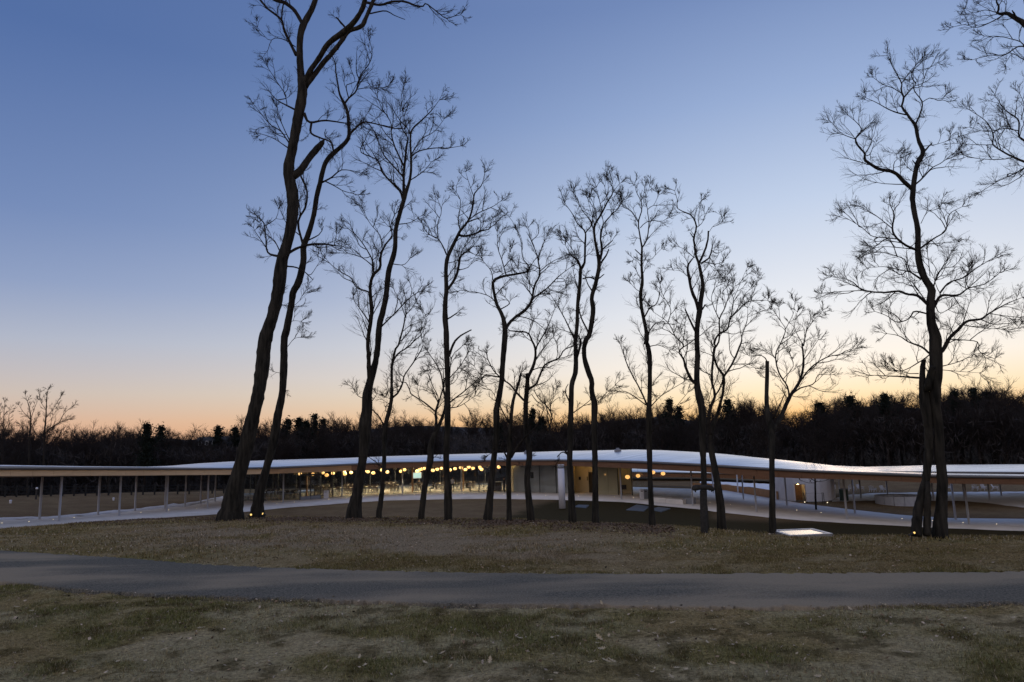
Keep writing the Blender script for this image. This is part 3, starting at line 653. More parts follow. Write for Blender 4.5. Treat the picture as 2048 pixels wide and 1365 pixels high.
# star-shaped wall lamp on the cream panel
p = G(1212, 0.0); m = MB()
for k in range(5):
    t = k * 2 * math.pi / 5 + 0.3; m.tube([(p[0], p[1] - 0.04, p[2] + 2.12), (p[0] + 0.16 * math.cos(t), p[1] - 0.06, p[2] + 2.12 + 0.16 * math.sin(t))], [0.03, 0.008], 5)
m.build('wall_lamp', mat('dim_lamp', (0.6, 0.4, 0.2), emit=(1, 0.55, 0.2), estr=0.35), pav)

# roof vents
def roofpt(px, t):
    q = RB['pl'] + RB['nrm'] * (RB['W'] * t)[:, None]; z = RB['zf'] + (RB['zc'] - RB['zf']) * math.sin(t / 0.45 * math.pi / 2) ** 0.9
    pp_ = np.array([proj((a[0], a[1], b))[0] for a, b in zip(q, z)]); i = int(np.argmin(np.abs(pp_ - px))); return q[i], z[i]
for px in (1057, 1236):
    pl, zc = roofpt(px, 0.30); m = MB(); m.box((pl[0], pl[1], zc + 0.06), (0.62, 0.5, 0.26), 0.1, 0.03); m.box((pl[0], pl[1], zc + 0.25), (0.30, 0.26, 0.16), 0.1, 0.02)
    m.build('roof_vent', M['grey'], RB['roof'])

# white rounded volume under the right wing
wv = tab([(1545, 998), (1560, 1000), (1590, 1003), (1620, 1004), (1650, 1003), (1664, 1001), (1672, 994)])
def Wp(px, back=0): 
    p = PZ(px, float(wv(px)), zfl(px)).copy(); p[1] += back; p[0] += back * (px - CX) / F; return p
def wallrun(pxs, z0, z1, mat_, back=0.0, name='wall_panel'):
    for a, b in zip(pxs[:-1], pxs[1:]):
        A_, B_ = Wp(a, back), Wp(b, back); panel(name, A_, B_, A_[2] + z0, A_[2] + z1 if z1 else zbot(a) + 0.1, B_[2] + z0, B_[2] + z1 if z1 else zbot(b) + 0.1, 0.2, mat_, pav)
wallrun([1548, 1562, 1576, 1589], 0, None, M['white']); wallrun([1614, 1628, 1642, 1656, 1664, 1671], 0, None, M['white'])
wallrun([1589, 1601, 1614], 1.62, None, M['white'])
A_, B_, C_ = Wp(1589, 0.2), Wp(1590, 1.2), Wp(1605, 1.2)
panel('door', B_, C_, B_[2], B_[2] + 1.62, C_[2], C_[2] + 1.62, 0.1, M['post'], pav)
panel('wall_panel', C_, Wp(1614, 0.2), C_[2], C_[2] + 1.62, C_[2], C_[2] + 1.62, 0.1, M['cream'], pav); panel('wall_panel', A_, B_, A_[2], A_[2] + 1.62, B_[2], B_[2] + 1.62, 0.1, M['post'], pav)
p = Wp(1598, 0.5); m = MB(); m.lathe((p[0], p[1], p[2] + 1.56), [(0.08, 0), (0.08, 0.03)], 10); m.build('ceiling_light', M['down'], pav)

# low cedar wall and the snowy path of the far loop
cw_t = tab([(1385, 966), (1443, 969), (1490, 974), (1539, 980), (1560, 984)]); cw_b = tab([(1385, 974), (1443, 979.5), (1490, 987), (1539, 996), (1560, 1001)])
cwall = thing('cedar_wall', 'low curved wall of upright cedar boards beside the paved ramp', 'wall', PZ(1470, float(cw_b(1470)), zfl(1470)))
xs = np.linspace(1385, 1556, 44)
for a, b in zip(xs[:-1], xs[1:]):
    A_ = PZ(a, float(cw_b(a)) - 0.3, zfl(a)); B_ = PZ(b - 0.15, float(cw_b(b)) - 0.3, zfl(b)); za = ray(a, float(cw_t(a)))[2] * A_[1]; zb2 = ray(b, float(cw_t(b)))[2] * B_[1]
    panel('board', A_, B_, A_[2] - 0.05, za, B_[2] - 0.05, zb2, 0.06, M['redwall'], cwall)
tag(snowbank('snowy_path', [(1400, 963), (1443, 963.5), (1500, 966), (1560, 969), (1600, 972)], [(1400, 966.5), (1443, 969), (1500, 974), (1545, 981), (1600, 988)], lambda x: zfl(x) + 0.35, 0.02, M['snow'], 50), 'strip of snow on the far walk behind the cedar wall', 'snow')
# ------------------------------------------------------------------ the bare trees on the brow
# limbs were read off in enlarged windows of the scene: origin x, y and scale of each window
WIN = {'A': (420, 0, 3.792), 'B': (420, 340, 3.792), 'C': (420, 680, 3.592), 'D': (820, 300, 3.4125), 'E': (820, 660, 3.4125), 'F': (1220, 340, 3.792), 'G': (1220, 680, 3.412), 'H': (1620, 0, 3.4125), 'I': (1620, 380, 3.25), 'J': (1680, 720, 3.69), 'Z': (0, 760, 3.938), 'O': (0, 0, 1.0)}
def parse(s):
    """'A x y w ; x y w ; B x y' -> px rows (x, y, width) with the widths filled in"""
    out = []; wn = 'O'
    for tok in s.split(';'):
        t = tok.split()
        sw = False
        if t[0] in WIN: sw = wn != t[0] and len(out) > 0; wn = t[0]; t = t[1:]
        ox, oy, k = WIN[wn]; v = list(map(float, t))
        if sw and wn != 'J' and oy + v[1] / k > out[-1][1] + 6: back = True      # windows overlap: never run back down
        elif sw: back = False
        if len(out) and 'back' in dir() and back and oy + v[1] / k > out[-1][1] - 3: continue
        back = False
        out.append((ox + v[0] / k, oy + v[1] / k, v[2] / k if len(v) > 2 else np.nan))
    a = np.array(out); i = np.arange(len(a)); ok = ~np.isnan(a[:, 2]); a[:, 2] = np.interp(i, i[ok], a[ok, 2]); return a

TREES = [
 dict(name='leaning thick tree on the left whose crown leaves the top of the picture', d=23.0, seed=1, tw=1.0,
  trunk='C 145 1275 185 ; 160 1220 150 ; 177 1100 130 ; 200 1000 112 ; 225 900 103 ; 275 700 98 ; 298 600 94 ; 345 400 92 ; 375 200 92 ; 398 0 92 ; B 415 1360 95 ; 478 1100 92 ; 520 900 92 ; 545 700 88 ; 575 600 82 ; 618 400 84 ; 627 200 88 ; 598 0 84 ; A 630 1100 74 ; 667 900 74 ; 703 700 80 ; 690 560 60 ; 680 400 50 ; 685 280 48 ; 710 190 52 ; 770 80 45 ; 800 0 42 ; 830 -100 36 ; 850 -260 26 ; 900 -420 16',
  limbs=['A 705 190 30 ; 640 80 30 ; 560 20 ; 490 0 28 ; 380 -80 20 ; 300 -200 10', 'A 715 640 46 ; 760 540 40 ; 830 440 40 ; 900 330 44 ; 1020 240 50 ; 1100 160 40 ; 1160 60 ; 1180 -20 38 ; 1220 -150 26 ; 1300 -330 12', 'A 720 660 46 ; 790 570 42 ; 850 490 ; 930 400 38 ; 1000 310 36 ; 1050 240 36 ; 1150 200 36 ; 1190 120 ; 1230 30 ; 1260 -40 30 ; 1350 -200 14', 'A 1180 20 22 ; 1290 40 20 ; 1380 15 ; 1480 15 ; 1560 45 ; 1620 50 13 ; 1640 30 11 ; 1720 90 ; 1790 140 ; 1850 125 ; 1900 115 4', 'A 1215 105 12 ; 1330 85 ; 1400 120 ; 1480 150 5', 'A 1020 205 16 ; 960 135 13', 'A 655 420 26 ; 590 290 20 ; 560 220 ; 540 150 17 ; 440 70 ; 380 0 16 ; 330 -60 8', 'A 545 150 11 ; 555 40 11 ; 600 -20 6', 'A 650 360 9 ; 580 310 ; 500 290 ; 445 305 ; 360 210 3', 'A 640 830 16 ; 560 790 ; 510 760 9 ; 580 740 ; 500 610 6 ; 430 500 3', 'A 715 860 22 ; 740 920 ; 780 930 18 ; 870 915 ; 1020 935 10', 'A 770 930 19 ; 765 1010 ; 830 1045 ; 915 1080 ; 935 1150 10', 'A 620 1350 60 ; 690 1290 56 ; 760 1190 54 ; 838 1100 50 ; 856 1078 34 ; 868 1062 10', 'A 610 1100 13 ; 540 1000 ; 450 940 ; 330 790 4', 'A 600 1130 10 ; 480 1050 ; 360 1010 3', 'A 610 1080 10 ; 550 950 ; 510 820 3', 'B 545 660 22 ; 440 630 14 ; 425 520 ; 405 400 8 ; 345 340 3', 'B 440 610 8 ; 350 480 ; 330 440 3', 'B 530 620 10 ; 490 540 ; 420 480 ; 380 400 3', 'B 410 430 7 ; 500 370 ; 520 300 3', 'B 600 630 24 ; 670 590 ; 780 565 19 ; 880 565 ; 940 575 10 ; 1010 580 5', 'B 940 575 7 ; 960 490 3', 'B 570 730 14 ; 650 740 ; 720 775 ; 780 835 5']),
 dict(name='second leaning tree on the left, thinner, close beside the thick one', d=24.5, seed=2, tw=1.1,
  trunk='C 335 1240 98 ; 345 1180 80 ; 360 1100 68 ; 412 900 56 ; 463 700 60 ; 487 550 54 ; 517 400 52 ; 530 200 50 ; 534 0 48 ; B 565 1340 50 ; 585 1200 54 ; 620 1000 50 ; 630 930 ; 672 850 52 ; 708 700 46 ; 712 580 46 ; 742 500 44 ; 785 350 38 ; 810 200 36 ; 840 80 36 ; A 845 1340 35 ; 880 1230 ; 930 1170 38 ; 1020 1090 ; 1055 1030 30 ; 1050 930 25 ; 1045 860 ; 1020 790 24 ; 985 720 16 ; 970 640 ; 955 550 ; 950 480 ; 925 420 6',
  limbs=['A 1020 790 18 ; 1050 750 14 ; 1110 690 ; 1125 620 ; 1150 560 ; 1210 480 ; 1230 390 ; 1200 280 4', 'A 1110 680 8 ; 1180 670 ; 1330 665 4', 'A 1050 740 9 ; 1035 650 ; 1100 620 ; 1070 530 4', 'A 1055 1025 18 ; 1150 935 14 ; 1230 935 ; 1370 970 ; 1470 980 7', 'A 1205 940 8 ; 1270 1040 ; 1280 1120 4', 'B 850 95 16 ; 920 60 ; 980 10 ; A 1030 1290 7 ; 1150 1310 3', 'B 870 85 10 ; 940 120 ; 1010 160 ; 1120 190 4', 'B 725 545 12 ; 830 490 ; 860 430 5', 'B 705 560 20 ; 670 430 17 ; 680 360 ; 725 280 ; 735 160 ; 690 50 14', 'B 715 770 8 ; 760 800 ; 830 700 3', 'B 600 1050 6 ; 640 1030 ; 740 935 2', 'B 590 1160 5 ; 640 1145 ; 690 1150 2', 'B 590 1340 5 ; 640 1280 ; 690 1270 2', 'A 940 1170 10 ; 925 1080 ; 870 1030 ; 880 980 5']),
 dict(name='forked tree with two tall leaders, left of the thin trunk', d=22.6, seed=3, tw=1.15,
  trunk='C 1032 1262 112 ; 1040 1200 90 ; 1058 1100 74 ; 1092 900 62 ; 1112 700 74 ; 1115 600 84 ; 1130 500 74 ; 1130 400 70 ; 1145 320 60 ; 1170 230 50 ; 1190 150 42 ; 1205 50 40 ; B 1275 1365 48 ; 1285 1180 46 ; 1310 1080 44 ; 1335 960 42 ; 1345 850 ; 1360 750 40 ; 1390 660 ; 1405 580 36 ; 1410 450 35 ; 1440 330 34 ; 1470 230 32 ; 1490 160 28 ; 1515 80 20 ; A 1525 1290 19 ; 1525 1200 18 ; 1520 1030 15 ; 1545 970 ; 1610 910 11 ; 1680 840 ; 1740 760 3',
  limbs=['C 1150 300 38 ; 1142 200 32 ; 1140 130 30 ; 1135 0 28 ; B 1210 1340 34 ; 1215 1180 32 ; 1225 1050 30 ; 1215 930 28 ; 1220 850 26 ; 1245 790 24 ; 1290 740 20 ; 1295 650 17 ; 1330 570 ; 1380 500 ; 1370 430 ; 1400 340 6', 'B 1240 800 14 ; 1240 720 12 ; 1220 660 ; 1160 560 ; 1100 490 ; 1030 430 4', 'B 1220 655 7 ; 1170 670 ; 1060 635 ; 960 630 3', 'B 1305 590 9 ; 1290 500 ; 1210 400 ; 1150 280 3', 'B 1212 930 13 ; 1110 890 ; 1070 820 ; 1000 780 ; 920 720 ; 850 640 3', 'B 1212 1160 12 ; 1150 1070 ; 1085 980 3', 'A 1520 1200 13 ; 1580 1150 ; 1700 1125 ; 1800 1125 ; 1900 1110 4', 'B 1470 220 26 ; 1470 80 22 ; A 1470 1330 20 ; 1475 1260 20 ; 1490 1110 16 ; 1500 1050 12 ; 1450 960 8 ; 1440 850 4', 'A 1470 1260 14 ; 1400 1110 ; 1375 1010 ; 1370 930 ; 1310 830 ; 1260 720 4', 'A 1470 1350 14 ; 1390 1260 ; 1320 1180 ; 1290 1110 ; 1250 1010 ; 1210 950 4', 'B 1466 235 20 ; 1440 160 18 ; 1380 100 ; 1300 10 13 ; A 1290 1250 ; 1260 1210 ; 1150 1160 8 ; 1145 1120 ; 1185 1040 ; 1150 980 3', 'A 1525 1365 9 ; 1620 1300 ; 1680 1230 4', 'B 1420 415 9 ; 1520 400 ; 1600 350 3', 'B 1390 715 8 ; 1470 720 ; 1520 670 3', 'B 1295 1195 12 ; 1420 1070 ; 1530 960 ; 1620 910 3', 'A 1530 1170 10 ; 1600 1060 ; 1700 1000 ; 1780 900 3', 'A 1520 1020 8 ; 1480 930 ; 1450 760 ; 1470 650 3', 'C 1100 420 6 ; 1060 400 ; 1040 360 3', 'C 1165 440 6 ; 1200 390 3']),
 dict(name='thin trunk forking low, just right of the two-leader tree', d=22.0, seed=4, tw=0.9,
  trunk='C 1212 1262 38 ; 1235 1100 32 ; 1250 900 30 ; 1253 700 30 ; 1265 600 30 ; 1290 500 28 ; 1305 420 26 ; 1305 300 20 ; 1308 180 18 ; 1335 60 14 ; B 1425 1340 13 ; 1470 1180 ; 1480 1110 ; 1530 1050 ; 1590 950 3',
  limbs=['C 1305 420 16 ; 1350 380 14 ; 1385 310 ; 1400 250 ; 1470 150 ; 1530 40 6 ; B 1600 1240 5 ; 1620 1110 3', 'C 1310 170 11 ; 1350 100 ; 1420 55 ; 1475 0 8 ; B 1610 1240 5 ; 1640 1130 ; 1600 1040 3', 'C 1250 620 11 ; 1215 550 ; 1165 500 6', 'B 1480 1110 7 ; 1440 1000 ; 1390 900 3', 'B 1430 1330 6 ; 1510 1230 ; 1550 1225 3', 'C 1300 440 5 ; 1255 480 ; 1250 420 2']),
 dict(name='short crooked tree with a swollen elbow, left of the straight trunk', d=21.5, seed=5, tw=0.9,
  trunk='E 76 1285 40 ; 95 1120 36 ; 120 980 38 ; 140 880 46 ; 140 800 40 ; 165 720 34 ; 200 650 24 ; 232 560 16 ; 240 480 13 ; 225 380 ; 210 300 ; 170 220 7 ; 120 150 4',
  limbs=['E 160 730 26 ; 180 640 19 ; 175 560 18 ; 195 500 12 ; 225 400 ; 240 330 7 ; 300 200 3', 'E 175 560 11 ; 90 490 ; 10 440 8 ; C 1440 370 8 ; 1400 300 6 ; 1370 330 3', 'C 1620 510 10 ; 1640 420 ; 1600 330 ; 1560 220 3', 'E 195 500 6 ; 150 420 ; 60 380 2', 'E 220 390 6 ; 300 360 ; 350 280 2']),
 dict(name='straight trunk forking high into a broom-like crown', d=20.8, seed=6, tw=1.2,
  trunk='E 260 1290 54 ; 260 1100 48 ; 247 900 42 ; 250 780 ; 257 600 40 ; 258 400 36 ; 255 300 ; 250 150 36 ; 248 0 36 ; D 242 1180 38 ; 240 1050 34 ; 248 960 30 ; 245 830 26 ; 255 740 27 ; 290 660 24 ; 330 580 22 ; 345 550 20 ; 400 480 15 ; 430 380 12 ; 440 300 9 ; 490 240 ; 510 160 3',
  limbs=['D 330 580 18 ; 370 590 16 ; 440 575 ; 490 550 ; 540 540 8 ; 560 470 3', 'D 380 500 12 ; 430 480 ; 480 465 7', 'D 480 550 6 ; 485 490 5', 'D 248 960 20 ; 275 930 19 ; 320 850 18 ; 345 730 14 ; 380 700 ; 430 660 7', 'D 345 740 7 ; 360 680 ; 440 590 3', 'D 335 820 7 ; 400 800 ; 450 720 2', 'D 250 715 11 ; 215 640 ; 180 600 ; 130 580 4', 'D 190 600 7 ; 190 500 ; 215 420 ; 190 340 3', 'D 400 480 9 ; 470 430 ; 560 390 ; 620 350 3', 'D 435 320 6 ; 400 220 ; 380 150 2', 'D 345 560 9 ; 330 480 ; 345 350 ; 300 270 3', 'D 250 1160 11 ; 320 1115 8', 'E 265 180 20 ; 300 90 16 ; 340 45 ; 420 0 8 ; D 470 1290 4', 'E 265 500 10 ; 370 420 ; 440 360 ; 490 310 3', 'E 265 535 8 ; 340 520 ; 440 455 3', 'E 270 330 8 ; 340 250 ; 400 150 3', 'E 250 265 7 ; 140 270 3', 'E 270 340 5 ; 290 180 ; 370 100 2', 'D 180 605 6 ; 110 560 ; 80 500 2']),
 dict(name='tree splitting into a wide Y, its left arm bent like an elbow', d=20.4, seed=7, tw=1.2,
  trunk='E 528 1300 62 ; 540 1200 50 ; 550 1100 45 ; 570 900 40 ; 590 700 40 ; 590 560 42 ; 610 450 40 ; 625 350 36 ; 635 200 36 ; 645 80 38 ; D 645 1365 38 ; 650 1230 36 ; 630 1130 26 ; 595 1060 24 ; 575 980 20 ; 565 905 21 ; 590 880 19 ; 650 860 16 ; 720 850 ; 800 830 ; 815 800 9 ; 770 740 ; 760 640 ; 740 570 3',
  limbs=['D 645 1230 26 ; 700 1160 21 ; 790 1090 20 ; 830 1030 18 ; 850 930 14 ; 885 850 12 ; 875 760 10 ; 860 700 ; 820 600 ; 810 530 3', 'D 655 855 9 ; 630 760 ; 600 670 ; 595 560 3', 'D 600 1060 8 ; 540 1000 ; 440 970 ; 340 960 3', 'D 565 890 9 ; 555 830 ; 500 760 3', 'D 615 1090 9 ; 680 1050 ; 650 1010 4', 'D 875 750 7 ; 890 700 ; 930 590 3', 'D 835 1015 13 ; 930 950 ; 1020 860 ; 1100 800 3', 'D 960 930 5 ; 1060 930 2', 'D 885 830 7 ; 960 770 ; 1060 720 3', 'D 720 850 6 ; 690 780 ; 680 700 3', 'D 850 930 6 ; 790 900 ; 740 820 2', 'E 620 325 11 ; 520 310 ; 480 330 ; 410 315 4', 'E 600 500 5 ; 560 420 ; 500 380 2', 'D 740 570 4 ; 700 490 ; 660 440 2', 'D 500 760 4 ; 420 700 2', 'D 840 1000 6 ; 800 940 ; 800 860 2']),
 dict(name='slim low-forked tree with a sawn-off leader, in the middle', d=20.0, seed=8, tw=0.8,
  trunk='E 677 1310 34 ; 675 1100 32 ; 672 900 34 ; 680 840 38 ; 680 740 30 ; 690 600 24 ; 705 480 22 ; 740 370 18 ; 757 298 16',
  limbs=['E 672 900 16 ; 650 850 12 ; 620 815 9 ; 540 850 4', 'E 690 870 20 ; 740 790 17 ; 780 740 ; 860 660 ; 910 550 6', 'E 683 640 11 ; 650 590 ; 620 530 7 ; 600 470 3', 'E 730 400 4 ; 790 380 ; 800 340 2', 'E 690 600 5 ; 740 580 ; 770 540 2']),
 dict(name='tree with a broken stub and a bent leader, right of the slim forked one', d=19.8, seed=9, tw=1.0,
  trunk='E 827 1312 52 ; 820 1230 44 ; 810 1150 42 ; 800 1000 42 ; 815 850 40 ; 795 700 34 ; 790 550 32 ; 793 470 32 ; 800 380 32 ; 804 300 30',
  limbs=['E 800 410 18 ; 860 370 14 ; 890 300 ; 920 240 ; 980 210 ; 1020 190 10 ; 1050 140 ; 1110 110 6', 'E 805 330 26 ; 850 220 20 ; 855 130 16 ; 830 70 ; 800 20 12 ; D 800 1270 ; 770 1240 ; 680 1235 8', 'E 855 130 11 ; 890 70 ; 930 0 8 ; D 960 1160 5 ; 990 1080 3', 'E 785 490 15 ; 730 430 ; 680 370 ; 640 345 ; 580 290 ; 540 220 ; 520 160 5', 'E 1000 200 5 ; 1010 130 ; 980 50 2', 'E 850 220 6 ; 900 150 ; 930 60 2', 'D 800 1270 6 ; 840 1180 ; 830 1090 2', 'E 590 300 5 ; 480 300 ; 440 250 2', 'E 830 440 5 ; 880 500 ; 960 480 ; 1000 400 2']),
 dict(name='tall wavy trunk with a drooping lower limb, left one of the close pair', d=19.4, seed=10, tw=1.1,
  trunk='E 1112 1325 54 ; 1105 1220 46 ; 1100 1100 42 ; 1090 900 40 ; 1095 700 36 ; 1100 500 34 ; 1105 370 37 ; 1130 280 32 ; 1130 100 27 ; D 1125 1340 26 ; 1140 1200 26 ; 1145 1050 26 ; 1160 900 24 ; 1165 810 22 ; 1190 780 16 ; 1195 640 14 ; 1195 560 11 ; 1140 500 ; 1110 440 ; 1060 370 3',
  limbs=['D 1165 815 16 ; 1150 760 13 ; 1100 720 8 ; 1060 650 3', 'D 1195 570 9 ; 1240 500 ; 1180 420 ; 1120 300 3', 'E 1140 190 18 ; 1165 90 17 ; 1150 40 8', 'E 1090 500 11 ; 1060 420 ; 1080 370 5', 'E 1085 860 16 ; 1010 760 12 ; 950 680 ; 970 600 ; 940 530 ; 880 470 ; 850 420 5', 'E 1075 850 9 ; 1040 835 ; 1005 865 5', 'D 1125 1300 11 ; 1070 1180 ; 1010 1070 ; 960 990 3', 'E 1110 570 8 ; 1180 520 ; 1230 480 4', 'D 1145 780 8 ; 1120 700 ; 1050 600 3', 'E 940 535 5 ; 1000 470 ; 1040 460 2', 'D 1240 500 6 ; 1260 400 ; 1230 320 2', 'D 1195 650 5 ; 1150 600 ; 1080 580 2']),
 dict(name='tall wavy trunk with a rounded top, right one of the close pair', d=19.0, seed=11, tw=1.1,
  trunk='E 1268 1335 50 ; 1265 1220 42 ; 1265 1100 40 ; 1262 900 38 ; 1258 700 38 ; 1258 600 40 ; 1260 510 46 ; 1240 420 36 ; 1240 350 ; 1215 280 36 ; 1190 190 30 ; 1190 110 30 ; 1210 50 34 ; D 1200 1365 34 ; 1225 1260 32 ; 1250 1100 35 ; 1240 1010 28 ; 1265 920 28 ; 1285 830 26 ; 1290 760 26 ; 1275 680 20 ; 1260 600 18 ; 1260 520 16 ; 1310 430 12 ; 1350 350 ; 1385 290 8 ; 1370 220 3',
  limbs=['D 1292 760 20 ; 1310 690 17 ; 1300 590 12 ; 1320 510 ; 1380 440 ; 1430 390 ; 1440 350 3', 'D 1300 775 14 ; 1340 720 ; 1356 680 8', 'D 1318 675 10 ; 1382 620 7', 'D 1280 885 10 ; 1325 850 6', 'D 1270 885 11 ; 1220 870 ; 1180 880 9', 'D 1228 1265 13 ; 1170 1150 ; 1155 1090 8', 'D 1240 960 10 ; 1215 920 ; 1200 880 6', 'D 1385 290 5 ; 1430 230 2', 'D 1310 430 7 ; 1290 330 ; 1270 260 2', 'D 1350 350 5 ; 1330 260 ; 1340 190 2', 'D 1340 410 5 ; 1410 405 ; 1430 370 2', 'D 1300 600 6 ; 1330 585 ; 1345 570 5', 'D 1260 520 7 ; 1240 440 ; 1210 330 2', 'E 1265 520 5 ; 1330 440 ; 1400 380 2']),
 dict(name='slim straight tree with a small round top, right of the close pair', d=18.0, seed=12, tw=0.9,
  trunk='G 292 1300 44 ; 286 1200 38 ; 280 1100 36 ; 272 900 34 ; 268 700 36 ; 265 500 38 ; 270 400 32 ; 272 250 30 ; 268 100 30 ; 250 20 28 ; F 270 1330 34 ; 280 1260 32 ; 260 1150 28 ; 240 1050 26 ; 232 940 26 ; 245 850 22 ; 240 740 18 ; 240 650 18 ; 242 590 16 ; 230 520 12 ; 215 400 10 ; 240 310 8 ; 235 240 ; 200 170 ; 190 120 3',
  limbs=['F 217 400 9 ; 155 310 ; 100 280 5 ; 80 200 2', 'F 245 590 12 ; 275 540 10 ; 290 470 ; 295 390 ; 285 300 ; 330 270 ; 370 190 3', 'F 230 440 7 ; 270 400 ; 330 385 ; 400 390 ; 450 350 3', 'F 232 645 9 ; 190 605 7', 'F 240 1005 9 ; 270 945 7', 'F 248 685 6 ; 310 680 ; 350 640 ; 390 600 2', 'F 262 1115 13 ; 300 1050 ; 350 1020 ; 375 950 ; 380 870 4', 'F 285 1245 11 ; 340 1170 ; 410 1150 6', 'G 255 450 13 ; 200 330 ; 130 200 ; 90 90 ; 70 30 3', 'G 245 445 8 ; 170 390 ; 90 350 ; 20 370 3', 'G 275 460 8 ; 340 390 ; 400 350 ; 500 290 3', 'G 275 640 5 ; 340 570 ; 430 480 ; 530 360 3', 'F 236 240 5 ; 260 170 ; 270 110 2', 'F 285 300 5 ; 270 220 ; 300 130 2', 'F 235 930 6 ; 190 900 ; 150 850 2', 'F 300 1340 8 ; 370 1330 ; 450 1365 3', 'F 235 740 5 ; 215 700 ; 180 680 2']),
 dict(name='thick dark trunk behind the log post, forking into stubby leaders', d=16.4, seed=13, tw=1.1,
  trunk='G 648 1300 58 ; 643 1200 44 ; 640 1050 40 ; 640 900 38 ; 632 700 42 ; 630 500 48 ; 612 400 52 ; 598 340 44 ; 592 250 36 ; 598 100 34 ; F 660 1365 36 ; 660 1200 36 ; 678 1080 44 ; 690 980 34 ; 705 880 28 ; 690 790 24 ; 670 700 20 ; 650 650 16 ; 640 560 16 ; 635 520 ; 655 440 14 ; 640 380 ; 610 340 10 ; 560 320 ; 510 290 6 ; 510 230 ; 490 160 3',
  limbs=['F 635 520 10 ; 608 478 6', 'F 678 705 20 ; 690 680 18 ; 720 610 16 ; 740 540 ; 746 465 12', 'F 690 710 15 ; 750 670 13 ; 770 610 ; 778 565 7', 'F 770 610 7 ; 800 630 ; 825 630 4', 'F 670 1060 30 ; 660 1020 27 ; 620 920 24 ; 600 820 20 ; 590 730 18 ; 630 670 8', 'F 700 1060 14 ; 722 1022 9', 'F 655 1240 20 ; 620 1170 15 ; 570 1060 11', 'G 595 300 28 ; 560 280 23 ; 520 200 18 ; 500 130 ; 470 80 10 ; F 560 1330 11 ; 500 1270 ; 440 1160 ; 330 1080 3', 'F 550 1330 7 ; 570 1180 ; 540 1170 3', 'F 440 1160 7 ; 460 1060 ; 400 950 ; 380 870 3', 'F 715 700 8 ; 800 715 ; 850 700 3', 'F 655 440 7 ; 700 400 ; 720 340 2', 'F 610 340 5 ; 640 300 ; 700 230 2', 'F 745 480 4 ; 790 420 ; 850 390 2', 'F 630 660 6 ; 560 600 ; 500 580 2', 'F 600 820 6 ; 540 770 ; 480 760 2', 'F 700 900 6 ; 760 800 ; 800 740 2', 'G 500 140 7 ; 530 40 ; F 540 1250 3']),
 dict(name='leaning double-limbed tree just right of the log post', d=17.4, seed=14, tw=1.0,
  trunk='G 762 1290 64 ; 757 1200 54 ; 753 1120 50 ; 735 1000 46 ; 710 850 42 ; 692 760 40 ; 685 680 38 ; 690 620 32 ; 720 545 24 ; 745 460 20 ; 770 360 18 ; 775 250 18 ; 730 180 14 ; 705 80 ; 740 20 11 ; F 830 1230 ; 830 1130 11 ; 870 1050 ; 900 960 ; 950 880 3',
  limbs=['G 685 650 30 ; 672 540 26 ; 690 450 22 ; 715 380 18 ; 695 280 16 ; 705 120 16 ; 720 30 14 ; F 790 1320 14 ; 820 1250 ; 890 1210 13 ; 910 1130 12 ; 960 1080 ; 1050 1000 6 ; 1190 990 3', 'G 772 260 15 ; 830 170 14 ; 880 60 ; 900 0 10 ; F 1000 1260 8 ; 1040 1140 ; 1045 1050 3', 'G 715 385 11 ; 745 340 ; 772 270 10', 'F 915 1120 8 ; 935 980 ; 880 850 3', 'F 830 1140 8 ; 790 1050 ; 770 960 ; 820 860 3', 'F 1050 1000 5 ; 1100 900 ; 1120 820 2', 'F 935 980 5 ; 980 880 ; 1040 740 2', 'G 830 170 6 ; 940 165 ; 990 195 2', 'F 870 1050 5 ; 850 950 ; 890 800 2', 'G 700 420 6 ; 660 430 ; 640 400 3', 'F 1040 1120 4 ; 1130 1080 ; 1210 1050 2', 'F 960 1080 5 ; 1000 980 ; 1070 890 2']),
 dict(name='tree with one sawn vertical stem and one spreading arm, left of the lawn hatch', d=15.6, seed=15, tw=0.95,
  trunk='G 1108 1310 46 ; 1107 1200 40 ; 1107 1050 38 ; 1105 900 36 ; 1105 700 38 ; 1100 600 42 ; 1075 500 36 ; 1068 400 30 ; 1072 250 26 ; 1073 145 24',
  limbs=['G 1105 620 34 ; 1150 560 30 ; 1190 470 28 ; 1225 390 24 ; 1280 310 20 ; 1310 230 16 ; 1320 130 14 ; 1310 30 10 ; F 1465 1340 10 ; 1490 1220 7 ; 1530 1120 3', 'G 1072 150 9 ; 1040 110 ; 950 110 3', 'G 1222 390 13 ; 1210 320 ; 1150 220 10 ; 1130 100 ; 1170 10 7 ; F 1330 1210 6 ; 1290 1140 ; 1280 1040 3', 'G 1235 375 11 ; 1300 330 ; 1390 300 ; 1420 240 ; 1500 240 3', 'G 1288 300 11 ; 1370 190 ; 1480 120 ; 1590 95 ; 1680 60 3', 'G 1112 540 11 ; 1160 440 ; 1200 350 5', 'G 1180 270 6 ; 1250 180 ; 1230 100 3', 'G 1320 140 6 ; 1380 60 ; 1420 0 3', 'F 1465 1330 6 ; 1400 1200 ; 1420 1080 2', 'F 1490 1220 5 ; 1560 1120 ; 1620 1080 2', 'F 1330 1210 5 ; 1390 1090 ; 1400 1000 2', 'G 1140 150 5 ; 1100 90 ; 1020 60 2', 'F 1285 1140 4 ; 1220 1030 ; 1200 980 2']),
 dict(name='three-stemmed tall tree on the right', d=13.6, seed=16, tw=1.25,
